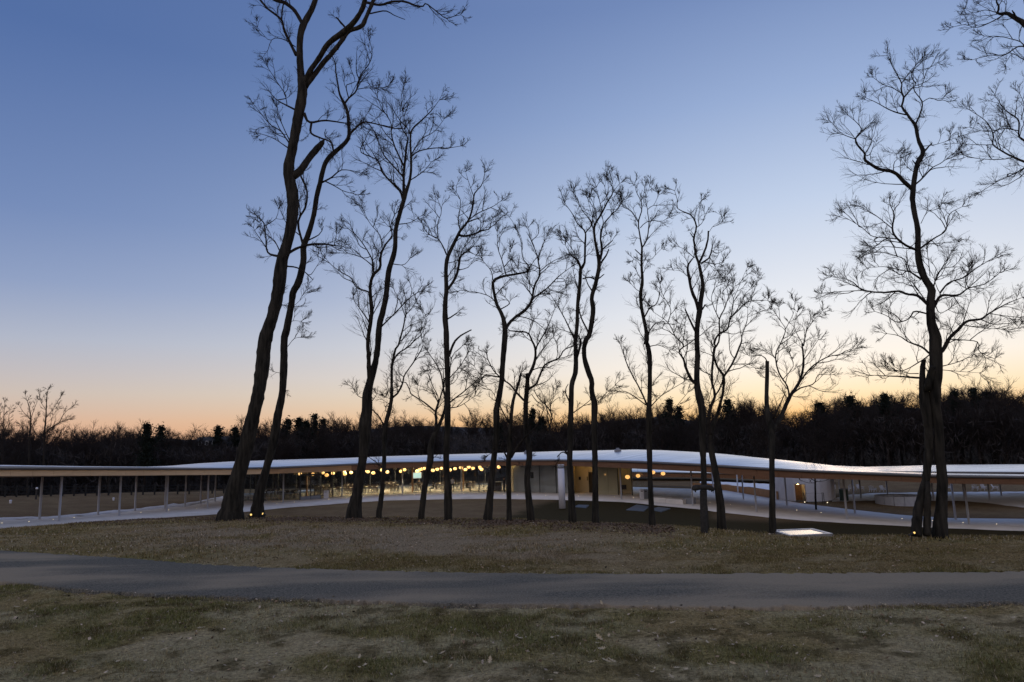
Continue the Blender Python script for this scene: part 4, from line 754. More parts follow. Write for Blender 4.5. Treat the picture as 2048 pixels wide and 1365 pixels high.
  trunk='J 742 1305 100 ; 740 1240 86 ; 745 1100 75 ; 755 900 72 ; 745 780 66 ; 735 680 62 ; 728 520 60 ; 706 330 66 ; I 815 1330 66 ; 820 1200 70 ; 815 1050 72 ; 810 950 66 ; 785 850 52 ; 785 720 52 ; 790 650 46 ; 750 585 40 ; 715 500 40 ; 700 400 38 ; 700 260 34 ; 680 160 30 ; 665 60 32 ; H 700 1340 34 ; 705 1270 34 ; 715 1200 33 ; 735 1110 32 ; 772 1040 32 ; 740 960 24 ; 720 860 22 ; 690 820 16 ; 655 770 16 ; 625 730 14 ; 640 670 14 ; 620 620 12 ; 625 570 9 ; 570 470 6 ; 530 380 3',
  limbs=['J 560 1300 76 ; 570 1150 62 ; 590 1050 60 ; 630 900 54 ; 645 780 52 ; 655 680 56 ; 650 500 60 ; 630 330 72 ; 620 240 66 ; 605 130 40 ; I 738 1105 26', 'J 640 1300 52 ; 644 1150 44 ; 646 1020 42 ; 644 900 34', 'I 760 1300 46 ; 775 1230 44 ; 800 1150 40', 'H 625 570 7 ; 690 480 ; 740 430 3', 'H 640 670 9 ; 690 610 ; 720 575 7 ; 690 520 ; 720 450 ; 780 380 3', 'H 720 850 13 ; 750 780 ; 765 700 9 ; 710 620 ; 705 570 5', 'H 765 700 6 ; 820 670 ; 890 690 ; 930 640 3', 'H 705 600 6 ; 760 590 ; 800 480 ; 870 430 3', 'H 655 785 11 ; 590 770 ; 520 740 ; 450 700 ; 380 670 3', 'H 625 640 7 ; 560 600 ; 500 580 ; 430 530 3', 'H 778 1035 16 ; 832 978 6', 'H 725 1130 10 ; 700 1095 6', 'H 700 1295 29 ; 640 1240 27 ; 570 1175 24 ; 470 1155 ; 390 1105 20 ; 372 1080 ; 375 1050 14 ; 330 1000 ; 310 950 12 ; 350 890 7 ; 320 840 ; 260 790 3', 'H 310 950 7 ; 250 930 ; 200 900 ; 150 840 3', 'H 568 1170 7 ; 575 1110 ; 610 1080 3', 'H 385 1065 8 ; 412 1050 ; 440 970 3', 'H 708 1270 12 ; 770 1215 ; 830 1150 ; 900 1110 ; 990 1040 3', 'H 770 1215 7 ; 745 1160 ; 750 1120 3', 'I 695 392 17 ; 620 360 ; 560 310 ; 535 260 12 ; 545 160 ; 520 100 4', 'I 532 250 7 ; 430 170 ; 330 110 3', 'I 560 320 8 ; 470 310 ; 400 300 ; 330 240 ; 210 170 3', 'I 660 385 7 ; 560 375 ; 470 370 ; 380 390 2', 'I 705 390 13 ; 800 320 ; 880 265 8 ; 905 160 ; 990 110 3', 'I 720 580 13 ; 660 540 ; 630 520 ; 620 460 ; 560 430 ; 440 400 3', 'I 650 535 8 ; 580 520 ; 480 500 ; 370 510 2', 'I 768 750 19 ; 700 690 ; 630 680 ; 570 660 ; 470 668 12 ; 340 650 ; 260 590 ; 140 565 3', 'I 340 655 6 ; 220 660 ; 80 670 2', 'I 760 735 8 ; 700 650 ; 660 600 ; 570 540 3', 'I 765 808 11 ; 680 790 ; 640 840 ; 560 860 ; 500 820 ; 420 790 3', 'I 785 1070 15 ; 720 1020 ; 640 990 ; 580 950 ; 500 935 3', 'I 785 1065 9 ; 740 1100 ; 640 1160 ; 570 1180 ; 510 1150 3', 'I 715 1222 14 ; 600 1215 ; 500 1210 ; 390 1205 3', 'I 705 1195 7 ; 620 1190 ; 550 1150 3', 'I 800 770 22 ; 850 690 18 ; 960 685 ; 1030 640 8 ; 1140 610 ; 1230 540 3', 'I 845 670 12 ; 900 605 ; 1000 570 ; 1080 510 6 ; 1200 440 3', 'I 1030 640 6 ; 1010 590 ; 1030 530 3', 'I 795 650 10 ; 850 520 ; 980 500 3', 'I 830 1080 28 ; 870 1030 26 ; 910 960 24 ; 960 910 21 ; 1020 855 16 ; 1110 840 ; 1170 800 10 ; 1280 740 ; 1380 700 3', 'I 1000 880 7 ; 1130 900 ; 1250 905 3', 'I 1170 805 6 ; 1270 820 ; 1370 830 3', 'I 908 972 8 ; 980 975 ; 1090 990 ; 1100 1050 ; 1200 1100 3', 'I 845 1150 7 ; 960 1120 ; 1060 1070 2', 'I 930 940 6 ; 910 890 ; 850 870 3', 'I 810 740 7 ; 840 800 ; 900 780 2', 'I 850 1170 5 ; 960 1180 ; 1100 1190 2', 'I 780 560 6 ; 770 470 ; 760 400 2', 'I 720 220 4 ; 760 150 ; 850 90 2', 'I 800 630 6 ; 830 560 ; 900 430 ; 960 340 2', 'H 760 1000 6 ; 850 990 ; 950 960 2', 'H 715 1180 5 ; 650 1130 ; 600 1050 2']),
 dict(name='tree at the right edge with only its branches in the picture', d=12.6, seed=17, tw=1.2,
  trunk='O 2180 1100 34 ; 2165 1000 28 ; 2140 800 26 ; 2120 600 25 ; 2100 400 24 ; 2078 250 22 ; 2060 105 20 ; 2062 40 18 ; 2050 -60 14 ; 2060 -200 7',
  limbs=['H 1500 200 44 ; 1460 165 38 ; 1400 125 ; 1340 95 22 ; 1280 95 ; 1290 50 14 ; 1270 0 9 ; 1300 -80 3', 'H 1320 105 9 ; 1220 160 ; 1130 190 ; 1060 170 ; 980 185 3', 'H 1405 118 16 ; 1380 75 8', 'H 1500 330 12 ; 1420 320 ; 1330 375 8 ; 1220 380 ; 1110 410 3', 'H 1470 330 9 ; 1440 290 ; 1380 270 ; 1290 250 ; 1190 250 3', 'H 1490 420 8 ; 1440 400 ; 1380 370 ; 1330 440 3', 'H 1620 1190 26 ; 1540 1130 20 ; 1461 1105 16 ; 1400 1080 ; 1340 1050 ; 1250 990 10 ; 1250 920 ; 1200 830 ; 1070 740 3', 'H 1380 1078 8 ; 1300 1090 ; 1150 1085 ; 1050 1060 3', 'H 1255 990 6 ; 1130 990 ; 1010 980 2', 'H 1590 1060 20 ; 1520 1000 17 ; 1461 960 14 ; 1425 930 ; 1420 820 9 ; 1330 750 ; 1260 650 3', 'H 1425 895 8 ; 1330 880 ; 1200 900 ; 1090 870 3', 'H 1560 1130 13 ; 1461 1150 10 ; 1400 1185 ; 1320 1220 ; 1260 1250 ; 1170 1310 3', 'H 1440 820 6 ; 1460 720 ; 1430 640 3', 'H 1300 1020 6 ; 1280 940 ; 1330 880 ; 1320 780 3', 'H 1280 90 7 ; 1200 70 ; 1110 90 ; 1060 60 2', 'H 1330 100 6 ; 1330 20 ; 1230 0 2']),
]
SMALL = [
 dict(name='bare twin-crowned tree behind the left wing', d=92, seed=21, tw=0.75, dens=1.5, small=True,
  trunk='Z 345 690 15 ; 348 560 14 ; 350 420 13 ; 360 330 11 ; 365 230 8 ; 370 140 5 ; 380 80 2',
  limbs=['Z 350 430 9 ; 400 380 ; 470 335 7 ; 490 290 ; 530 240 ; 590 200 2', 'Z 470 335 5 ; 540 310 2', 'Z 362 300 5 ; 420 230 ; 480 130 2', 'Z 365 240 4 ; 320 170 ; 310 110 2', 'Z 400 370 4 ; 410 300 ; 450 230 2', 'Z 345 480 6 ; 280 420 ; 250 350 3']),
 dict(name='bare tree left beside the twin-crowned one', d=94, seed=22, tw=0.7, dens=1.5, small=True,
  trunk='Z 228 690 13 ; 232 560 12 ; 236 420 11 ; 245 330 9 ; 238 250 7 ; 220 180 4 ; 200 120 2',
  limbs=['Z 240 380 6 ; 270 340 ; 300 290 2', 'Z 243 310 5 ; 190 260 ; 150 200 2', 'Z 250 290 5 ; 270 230 ; 300 160 2', 'Z 225 380 4 ; 160 350 2']),
 dict(name='thin bare tree at the left edge of the picture', d=78, seed=23, tw=0.65, dens=1.5, small=True,
  trunk='Z 15 990 9 ; 18 800 9 ; 20 560 8 ; 24 400 7 ; 30 300 4 ; 38 180 2',
  limbs=['Z 20 480 4 ; -40 380 ; -60 260 2', 'Z 22 430 4 ; 60 340 ; 80 240 2', 'Z 26 380 3 ; 5 300 ; 0 210 2', 'Z 20 600 3 ; 70 520 ; 90 420 2']),
 dict(name='brown-leaved small tree behind the left wing columns', d=84, seed=24, tw=0.7, dens=1.5, small=True,
  trunk='Z 855 960 16 ; 858 850 14 ; 862 760 11 ; 870 640 8 ; 880 520 5 ; 890 450 2',
  limbs=['Z 860 800 6 ; 800 720 ; 760 620 2', 'Z 862 770 6 ; 930 690 ; 960 600 2', 'Z 868 660 4 ; 820 580 ; 810 500 2', 'Z 872 620 4 ; 930 550 ; 950 480 2']),
 dict(name='young staked tree on the lawn between walk and white wall', d=60, seed=25, tw=0.45, dens=0.8, small=True,
  trunk='O 1631 1011 4.2 ; 1630.5 985 3.6 ; 1630 960 3.2 ; 1629 935 2.4 ; 1628 905 1.2 ; 1627 880 0.7',
  limbs=['O 1630 962 1.6 ; 1617 955 ; 1604 940 0.6', 'O 1630 955 1.6 ; 1644 948 ; 1660 935 0.6', 'O 1629 938 1.3 ; 1616 920 ; 1610 900 0.5', 'O 1629 930 1.3 ; 1640 912 ; 1648 892 0.5', 'O 1628.5 918 1.0 ; 1620 900 ; 1618 885 0.5', 'O 1630 966 1.2 ; 1615 966 ; 1600 960 0.5', 'O 1630 964 1.2 ; 1650 962 ; 1663 955 0.5']),
]
def grow(start, dirs, ln, K, wobble, up, r):
    n = len(start); pts = np.empty((n, K + 1, 3)); pts[:, 0] = start; d = norm(dirs); st_ = (ln / K)[:, None]
    for k in range(K):
        d = norm(d + r.normal(0, wobble, (n, 3)) + np.array([0, 0, up])); pts[:, k + 1] = pts[:, k] + d * st_
    return pts
def side_dirs(tan, ang, r, flat=0.75):
    n = len(tan); ax = r.normal(0, 1, (n, 3)) * np.array([1, flat, 1]); perp = norm(ax - (ax * tan).sum(1, keepdims=True) * tan)
    return tan * np.cos(ang)[:, None] + perp * np.sin(ang)[:, None]
def children(pts, n, t0, t1, r):
    Nn, K1, _ = pts.shape; K = K1 - 1; t = r.uniform(t0, t1, (Nn, n)) * K; i = np.minimum(t.astype(int), K - 1); f = (t - i)[..., None]
    a = pts[np.arange(Nn)[:, None], i]; b = pts[np.arange(Nn)[:, None], i + 1]
    return (a + (b - a) * f).reshape(-1, 3), norm((b - a).reshape(-1, 3)), np.repeat(np.arange(Nn), n), (t / K).ravel()

def crown_mesh(starts, tans, lens, m, r, n2=6, n3=4, up=0.05):
    """m: metres per picture pixel at that tree"""
    lens = lens * 1.02; ang = r.uniform(0.3, 0.95, len(starts)); d1 = side_dirs(tans, ang, r)
    L1 = grow(starts, d1, lens, 8, 0.16, up, r); VV = []; FF = []; o = 0
    def put(pts, r0, r1, S):
        nonlocal o
        K = pts.shape[1]; rad = np.linspace(1, 0, K)[None] * (r0 - r1)[:, None] + r1[:, None]; V, q = tubes(pts, rad, S); VV.append(V); FF.append(q + o); o += len(V)
    one = np.ones
    put(L1, np.clip(lens / m / 55, 0.5, 1.15) * m, one(len(L1)) * 0.30 * m, 4)
    s2, t2, i2, tt = children(L1, n2, 0.15, 1.0, r); l2 = lens[i2] * r.uniform(0.3, 0.7, len(s2)) * (1.2 - 0.6 * tt)
    L2 = grow(s2, side_dirs(t2, r.uniform(0.3, 0.8, len(s2)), r), l2, 5, 0.13, up, r); put(L2, one(len(L2)) * 0.36 * m, one(len(L2)) * 0.20 * m, 3)
    s3, t3, i3, tt = children(L2, n3, 0.15, 1.0, r); l3 = l2[i3] * r.uniform(0.35, 0.8, len(s3)) * (1.1 - 0.4 * tt)
    L3 = grow(s3, side_dirs(t3, r.uniform(0.25, 0.75, len(s3)), r), l3, 2, 0.13, up, r); put(L3, one(len(L3)) * 0.17 * m, one(len(L3)) * 0.11 * m, 3)
    return np.vstack(VV), np.vstack(FF)

NT = 0
def build_tree(T):
    global NT
    r = np.random.default_rng(T['seed']); d = T['d']; m = d / F; small = T.get('small')
    tr = parse(T['trunk']); base = P(tr[0, 0], tr[0, 1], d)
    gz = float(terr(base[0], base[1])); loc = np.array([base[0], d, gz])
    root = thing('bare_tree', T['name'], 'tree', loc, 'bare trees on the brow' if not small else 'small bare trees near the pavilion')
    def world(a, dd, n):
        s = spline(np.c_[a[:, :2]], n); seg = np.r_[0, np.cumsum(np.linalg.norm(np.diff(a[:, :2], axis=0), axis=1))]; u = np.linspace(0, seg[-1], n)
        w_ = np.interp(u, seg, a[:, 2]); rr = np.array([_f + (x - CX) / F * _r - (y - CY) / F * _u for x, y in s]); rr = rr / rr[:, 1:2]
        D_ = d + dd(u / max(seg[-1], 1e-6), u); return rr * D_[:, None], w_ * D_ / F / 2, u
    # the trunk leans a little in depth too
    ph = r.uniform(0, 6.28); amp = 0.5 if not small else 0.0
    ltr = np.linalg.norm(np.diff(tr[:, :2], axis=0), axis=1).sum(); n = max(10, int(ltr / (9 if not small else 12)))
    tdep = lambda t, u: amp * np.sin(ph + t * 4.0) * t
    tp, trd, tu = world(tr, tdep, n)
    if tp[0, 2] > gz - 0.1: tp[0, 2] = gz - 0.15
    else: tp[0, 2] = min(tp[0, 2], gz - 0.1)
    S = 18 if not small else 7
    trd = trd * (1 + (r.normal(0, 0.025, n) if not small else 0)); V, q = tubes(tp[None], trd[None], S); 
    if not small:   # furrowed bark: ridges run along the stem
        c = np.repeat(tp, S, 0); k = np.tile(np.arange(S), n); along = np.repeat(np.arange(n), S); rid = 1 + 0.06 * np.sin(k * 7.1 + along * 0.35) + r.normal(0, 0.04, len(V)); flare = np.repeat(np.clip(1 - (tp[:, 2] - gz) / 0.55, 0, 1) ** 2, S); rid = rid + flare * 0.16 * np.cos(k * 5 * 2 * math.pi / S + ph); V = c + (V - c) * rid[:, None]
    cap = len(V); V = np.vstack([V, tp[-1:]]); qq = [tuple(x) for x in q] + [((n - 1) * S + i, (n - 1) * S + (i + 1) % S, cap) for i in range(S)]
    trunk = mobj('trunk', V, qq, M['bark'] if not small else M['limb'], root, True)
    st_, tn, ln = [], [], []
    dens = T.get('dens', 1.0); tw = T['tw']
    def seed_twigs(pts, u, w_px, lo, hi, first, Lmax, Lmin):
        total = u[-1]; x = first
        while x < total:
            i = min(np.searchsorted(u, x), len(u) - 1); j = max(i - 1, 0); f = x / total
            if w_px[i] < 9:
                st_.append(pts[i]); tn.append(norm(pts[i] - pts[j] + 1e-9)); ln.append((Lmin + (Lmax - Lmin) * (1 - f ** 2.3) * r.uniform(0.25, 1.0)) * m * r.uniform(0.75, 1.2))
            x += r.uniform(lo, hi) / dens
        for _ in range(3):
            st_.append(pts[-1]); tn.append(norm(pts[-1] - pts[-3])); ln.append(Lmin * 1.0 * m * r.uniform(0.7, 1.2))
    seed_twigs(tp, tu, trd * 2 / m, 16 * tw if not small else 5, 30 * tw if not small else 10, 30 if not small else 40, (70 if not small else 26) * tw, (24 if not small else 14) * tw) if tr[-1, 2] < 5 else None
    # epicormic shoots low on the stems
    if not small:
        for _ in range(9):
            i = r.integers(int(n * 0.25), n - 2)
            if tp[i, 2] > gz + 1.5:
                a = r.uniform(0, 6.28); st_.append(tp[i]); tn.append(norm(np.array([math.cos(a), math.sin(a) * 0.6, 0.6]))); ln.append(r.uniform(12, 34) * m)
    for s in T['limbs']:
        a = parse(s); L_ = np.linalg.norm(np.diff(a[:, :2], axis=0), axis=1).sum(); n_ = max(6, int(L_ / 7))
        # start at the depth of the nearest trunk point, then drift towards or away from us
        i0 = int(np.argmin(np.abs(np.array([proj(p)[1] for p in tp[::2]]) - a[0, 1]))) * 2; d0 = tp[min(i0, n - 1), 1] - d; drift = r.uniform(-1, 1) * L_ * m * 0.55; wv_ = r.uniform(-0.12, 0.12)
        if a[0, 1] > 1000: d0 = r.uniform(-0.3, 0.3); drift = -d0
        lp, lr, lu = world(a, lambda t, u: d0 + drift * t + wv_ * np.sin(t * 7), n_)
        lp = lp + r.normal(0, 0.10, lp.shape) * np.minimum(lr, 0.03)[:, None]
        lr = lr * (1 + r.normal(0, 0.05, n_))
        S_ = 12 if a[0, 2] > 8 else 7
        V, q = tubes(lp[None], lr[None], S_); cap = len(V); V = np.vstack([V, lp[-1:], lp[:1]])
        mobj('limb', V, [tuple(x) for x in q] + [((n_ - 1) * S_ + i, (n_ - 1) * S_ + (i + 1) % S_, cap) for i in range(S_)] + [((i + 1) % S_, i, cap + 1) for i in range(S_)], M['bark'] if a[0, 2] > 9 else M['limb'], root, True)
        stub = a[-1, 2] > 0.35 * a[0, 2] and L_ < 75 and a[-1, 2] > 1.3
        if not stub and a[0, 1] < 1000: seed_twigs(lp, lu, lr * 2 / m, 12 if not small else 7, 22 if not small else 13, min(14, L_ * 0.2), np.clip(L_ * 0.55, 34 if not small else 14, 74) * tw, (22 if not small else 13) * tw)
        elif r.random() < 0.6 and a[0, 1] < 1000:
            for _ in range(2): st_.append(lp[-2]); tn.append(norm(lp[-1] - lp[-3])); ln.append(24 * m)
    V, q = crown_mesh(np.array(st_), np.array(tn), np.array(ln), m * (1.0 if not small else 0.62), r, 7 if not small else 5, 5 if not small else 3)
    cro = mobj('crown', V, q, M['twig'], root); tag(cro, kind='stuff'); NT += len(q) * 2
for T in TREES + SMALL: build_tree(T)
print('crown tris', NT)
# ------------------------------------------------------------------ the wood on the far side
far_top = tab([(-400, 842), (0, 858), (100, 862), (150, 868), (200, 858), (300, 857), (370, 864), (440, 860), (500, 852), (560, 846), (680, 840), (780, 836), (860, 836), (930, 836), (990, 832), (1050, 824), (1110, 838), (1160, 832), (1200, 822), (1290, 820), (1340, 815), (1400, 828), (1440, 822), (1510, 808), (1560, 818), (1600, 832), (1640, 812), (1700, 797), (1750, 793), (1850, 802), (1900, 790), (1980, 784), (2048, 797), (2400, 780)])
far_d = tab([(-400, 120), (0, 125), (400, 150), (700, 185), (1000, 205), (1300, 200), (1600, 175), (2048, 150), (2400, 140)])
# far ridge closes the view below the trees
xs = np.linspace(-900, 3000, 90); rv = []
for x in xs:
    d = 420.0; zt = ray(x, float(far_top(np.clip(x, -400, 2400))) + 22 + 6 * math.sin(x * 0.013))[2] * d
    for t, zz in ((0.0, -12), (0.5, zt * 0.5 - 6), (1.0, zt), (1.5, zt - 4), (2.2, -12)): rv.append(ray(x, 880) * (d - 90 + 90 * t) * [1, 1, 0] + [0, 0, zz])
rv = np.array(rv).reshape(len(xs), 5, 3); ix = np.arange(len(xs) * 5).reshape(len(xs), 5)
q = np.stack([ix[:-1, :-1], ix[1:, :-1], ix[1:, 1:], ix[:-1, 1:]], -1).reshape(-1, 4)
tag(mobj('hills', rv.reshape(-1, 3), q, M['brush'], smooth=True), kind='structure')

def bare_proto(seed, spread):
    r = np.random.default_rng(seed); t = thing('wood_tree', 'x', 'tree', (0, 0, 0), 'bare trees of the far wood')
    H = 14.0; n = 12; z = np.linspace(0, H * 0.9, n); p = np.c_[np.cumsum(r.normal(0, 0.12, n)), np.cumsum(r.normal(0, 0.12, n)), z]; p[0, :2] = 0
    V, q = tubes(p[None], np.linspace(0.20, 0.03, n)[None], 6); mobj('trunk', V, q, M['wood_bark'], t, True)
    nb = 26; f = r.uniform(0.22, 0.97, nb); s = np.array([[np.interp(a * H * 0.9, z, p[:, k]) for k in range(3)] for a in f]); az = r.uniform(0, 6.28, nb)
    el = r.uniform(0.35, 1.05, nb); d0 = np.c_[np.cos(az) * np.cos(el), np.sin(az) * np.cos(el), np.sin(el)]; ln = H * (0.20 + spread * (1 - np.abs(f - 0.5) * 1.2) * r.uniform(0.5, 1, nb)) * 0.75
    VV, FF, o = [], [], 0
    def put(pts, r0, r1, S):
        nonlocal o
        K = pts.shape[1]; rad = np.broadcast_to(np.linspace(r0, r1, K)[None], pts.shape[:2]); V, q = tubes(pts, rad, S); VV.append(V); FF.append(q + o); o += len(V)
    L1 = grow(s, d0, ln, 6, 0.16, 0.06, r); put(L1, 0.075, 0.03, 4)
    s2, t2, i2, _ = children(L1, 7, 0.15, 1, r); l2 = ln[i2] * r.uniform(0.25, 0.55, len(s2)); L2 = grow(s2, side_dirs(t2, r.uniform(0.3, 0.9, len(s2)), r, 1), l2, 4, 0.18, 0.06, r); put(L2, 0.032, 0.016, 3)
    s3, t3, i3, _ = children(L2, 9, 0.1, 1, r); l3 = l2[i3] * r.uniform(0.35, 0.8, len(s3)); L3 = grow(s3, side_dirs(t3, r.uniform(0.3, 0.9, len(s3)), r, 1), l3, 2, 0.16, 0.08, r); put(L3, 0.022, 0.012, 3)
    c = mobj('crown', np.vstack(VV), np.vstack(FF), M['wood_bark'], t); tag(c, kind='stuff'); return t
def pine_proto(seed):
    r = np.random.default_rng(seed); t = thing('pine_tree', 'x', 'tree', (0, 0, 0), 'pines standing out of the far wood'); H = 15.0
    m = MB(); m.tube([(0, 0, 0), (0.1, 0, H * 0.6), (0, 0.1, H * 0.98)], [0.28, 0.16, 0.04], 7); m.build('trunk', M['wood_bark'], t, True)
    VV, n = [], 0
    lay = 24
    for k in range(lay):
        f = k / (lay - 1); z = H * (0.35 + 0.63 * f); R_ = (2.9 * (1 - f) ** 0.8 + 0.25) * r.uniform(0.45, 1.25)
        for j in range(int(7 - 3 * f)):
            az = r.uniform(0, 6.28); ln = R_ * r.uniform(0.6, 1.1); sag = r.uniform(-0.15, 0.45)
            for i in range(26):
                u = r.uniform(0.15, 1); c = np.array([math.cos(az) * ln * u, math.sin(az) * ln * u, z + sag * ln * u]) + r.normal(0, 0.24 * (0.5 + u), 3) * [1, 1, 1.1]
                a = r.normal(0, 1, 3); a = a / np.linalg.norm(a) * r.uniform(0.16, 0.34); b = np.cross(a, r.normal(0, 1, 3)); b = b / np.linalg.norm(b) * 0.11
                VV += [c - a, c + b, c + a, c - b]
    V = np.array(VV); q = np.arange(len(V)).reshape(-1, 4); c = mobj('crown', V, q, M['needles'], t); tag(c, kind='stuff'); return t
protos = [bare_proto(100 + i, s) for i, s in enumerate((0.42, 0.55, 0.5, 0.36, 0.48))]
r = np.random.default_rng(55); first = {}
cnt = 0
for row in range(5):
    n_ = 56
    for k in range(n_):
        px = -170 + (2390) * (k + r.uniform(0.05, 0.95)) / n_
        d = float(far_d(px)) * (0.86 + 0.085 * row) + r.uniform(-5, 5)
        top = float(far_top(px)) + float(np.interp(px, [0, 400, 1100, 1500], [6, 8, 7, 1])) + r.uniform(-3, 10) + 9 * math.sin(px * 0.021 + row) * math.sin(px * 0.0073 + 1) + (4 - row) * 3.0
        if row == 0: top += r.uniform(4, 18)
        if 905 < px < 965 and row < 3 and r.random() < 0.7: continue
        x = ray(px, 880)[0] * d; zt = ray(px, top)[2] * d; zb2 = float(terr(x, d)) - 0.2; s = max(zt - zb2, 4) / 14.0
        i = r.integers(5); loc = (x, d, zb2); sx_ = s * r.uniform(0.85, 1.3)
        if i not in first: first[i] = 1; o = protos[i]; o.location = loc; o.scale = (sx_, sx_, s); o.rotation_euler = (0, 0, r.uniform(0, 6.28))
        else: o = dup(protos[i], loc, r.uniform(0, 6.28), (sx_, sx_, s))
        o['label'] = 'bare tree in the dark wood left, beyond the low wing' if px < 480 else 'bare tree in the dark wood behind the dining hall' if px < 1250 else 'bare tree in the tall dark wood on the right'
        cnt += 1
pp = [pine_proto(200 + i) for i in range(3)]; fp_ = {}
pines = [(293, 843, 118, 'broad dark pine in the wood above the low left wing'), (322, 847, 130, 'small pine right of the broad one on the left'), (436, 848, 150, 'dark pine left of the leaning tree trunks'), (470, 850, 150, 'dark pine just left of the thick leaning trunk'), (575, 834, 165, 'dark pine right of the second leaning trunk'), (597, 832, 172, 'pine left of the tallest pine group'), (612, 838, 160, 'small pine in the left pine group'), (630, 824, 170, 'tallest pine of the left group'), (646, 834, 172, 'right pine of the left group'), (1000, 842, 185, 'low pine behind the middle trees'), (1067, 813, 190, 'round-topped pine behind the broken stub'), (1085, 830, 195, 'pine right of the round-topped one'), (1343, 798, 180, 'pine peak between two bare trunks right of centre'), (1362, 812, 182, 'pine shoulder right of that peak'), (1461, 799, 175, 'round dark pine left of the sawn stem tree'), (1645, 805, 160, 'dark pine left of the three-stemmed tree'), (1710, 792, 155, 'feathery pine left of the three stems'), (1778, 788, 150, 'small pine peak just left of the three stems'), (1918, 782, 145, 'pine right of the three-stemmed tree'), (1960, 776, 145, 'ragged pine near the right edge'), (1985, 784, 150, 'pine closest to the right edge')]
for k, (px, top, d, lab) in enumerate(pines):
    top += 5 if px < 1300 else 1
    i = k % 3; x = ray(px, 880)[0] * d; zb2 = float(terr(x, d)) - 0.2; s = (ray(px, top)[2] * d - zb2) / 15.0; o = pp[i] if i not in fp_ else dup(pp[i], (0, 0, 0)); fp_[i] = 1
    w_ = s * r.uniform(1.05, 1.5); o.location = (x, d, zb2); o.scale = (w_, w_, s); o.rotation_euler = (0, 0, r.uniform(0, 6.28)); o['label'] = lab
# tangle of brush that fills the wood below the crowns
n_ = 120000; px = r.uniform(-250, 2300, n_); d = far_d(px) * r.uniform(0.84, 1.25, n_); tp_ = far_top(px)
hgt = r.random(n_) ** 0.8
xb = np.array([(a - CX) / F for a in px]) * d; zb_ = terr(xb, d)
topz = (884 - (tp_ + 31) - (px - CX) * 0.027) / F * d
z = zb_ + (np.maximum(topz - zb_, 1) * (hgt * 0.93)) * (0.85 + 0.3 * fbm(xb * 0.12, d * 0.12, 2))
a = norm(r.normal(0, 1, (n_, 3)) * [0.8, 0.8, 1.6]) * r.uniform(0.4, 1.3, n_)[:, None]; b = norm(np.cross(a, r.normal(0, 1, (n_, 3)))) * r.uniform(0.03, 0.09, n_)[:, None]
c = np.c_[xb, d, z]; V = np.stack([c - a, c + b, c + a, c - b], 1).reshape(-1, 3)
tag(mobj('undergrowth', V, np.arange(4 * n_).reshape(n_, 4), M['brush']), 'dark tangle of brush and saplings filling the far wood', 'undergrowth', kind='stuff')
print('wood trees', cnt)
# ------------------------------------------------------------------ things in and around the pavilion
# pendant lamps; the globe right of the cream wall stands in for a reflection
lamps = [(600, 948), (626, 948.7), (646, 946), (653.4, 950.6), (666, 947), (688.7, 944.5), (690, 948.3), (702.3, 945.5), (729, 942.8), (735.8, 943.8), (746.6, 946.3), (763, 940.7), (774.8, 944.5), (802, 943), (809, 940), (834, 942.6), (839, 940.4), (844, 938.6), (849.5, 937), (865.4, 941.3), (874.5, 939), (883, 937), (900, 940.4), (910.2, 937.7), (921.8, 936), (931, 939.5), (937.5, 934.5), (946, 937), (959.4, 935), (963.1, 939), (997.5, 935), (1255, 954.3), (1276, 952), (1306, 945), (1326, 947.6)]
ltop = thing('pendant_lamp', 'x', 'lamp', (0, 0, 0), 'round paper lamps hung over the dining hall')
mb = MB(); prof = [(0.24 * math.sin(t) + 0.002, -0.20 * math.cos(t)) for t in np.linspace(0.12, math.pi - 0.12, 11)]; mb.lathe((0, 0, 0), prof, 18); mb.build('globe', M['lamp'], ltop, True)
mb = MB(); mb.tube([(0, 0, 0.19), (0, 0, 1.1)], 0.008, 5); mb.build('cord', M['black'], ltop)
mb = MB(); mb.lathe((0, 0, 0.185), [(0.05, 0), (0.05, 0.03)], 10); mb.build('cap', M['black'], ltop)
for i, (px, py) in enumerate(lamps):
    r_ = ray(px, py); d = float(np.clip(-3.38 / r_[2], 76, 93)) if px < 1100 else (70.5 if px < 1260 else 78.0)
    p = r_ * d
    o = ltop if i == 0 else dup(ltop, p)
    o.location = p; o.scale = (1.0, 1.0, 1.0)
    o['label'] = 'glowing round paper lamp in the row along the dining hall ceiling' if px < 990 else {997.5: 'single glowing paper lamp above the counter doorway', 1255: 'glowing paper lamp hanging before the cream wall', 1276: 'lamp globe standing in for a dim reflection just right of the cream wall', 1306: 'paper lamp half hidden behind a tree trunk over the railing end', 1326: 'rightmost glowing paper lamp, above the picket railing'}[px]
    if px >= 990: o['group'] = 'paper lamps right of the dining hall'

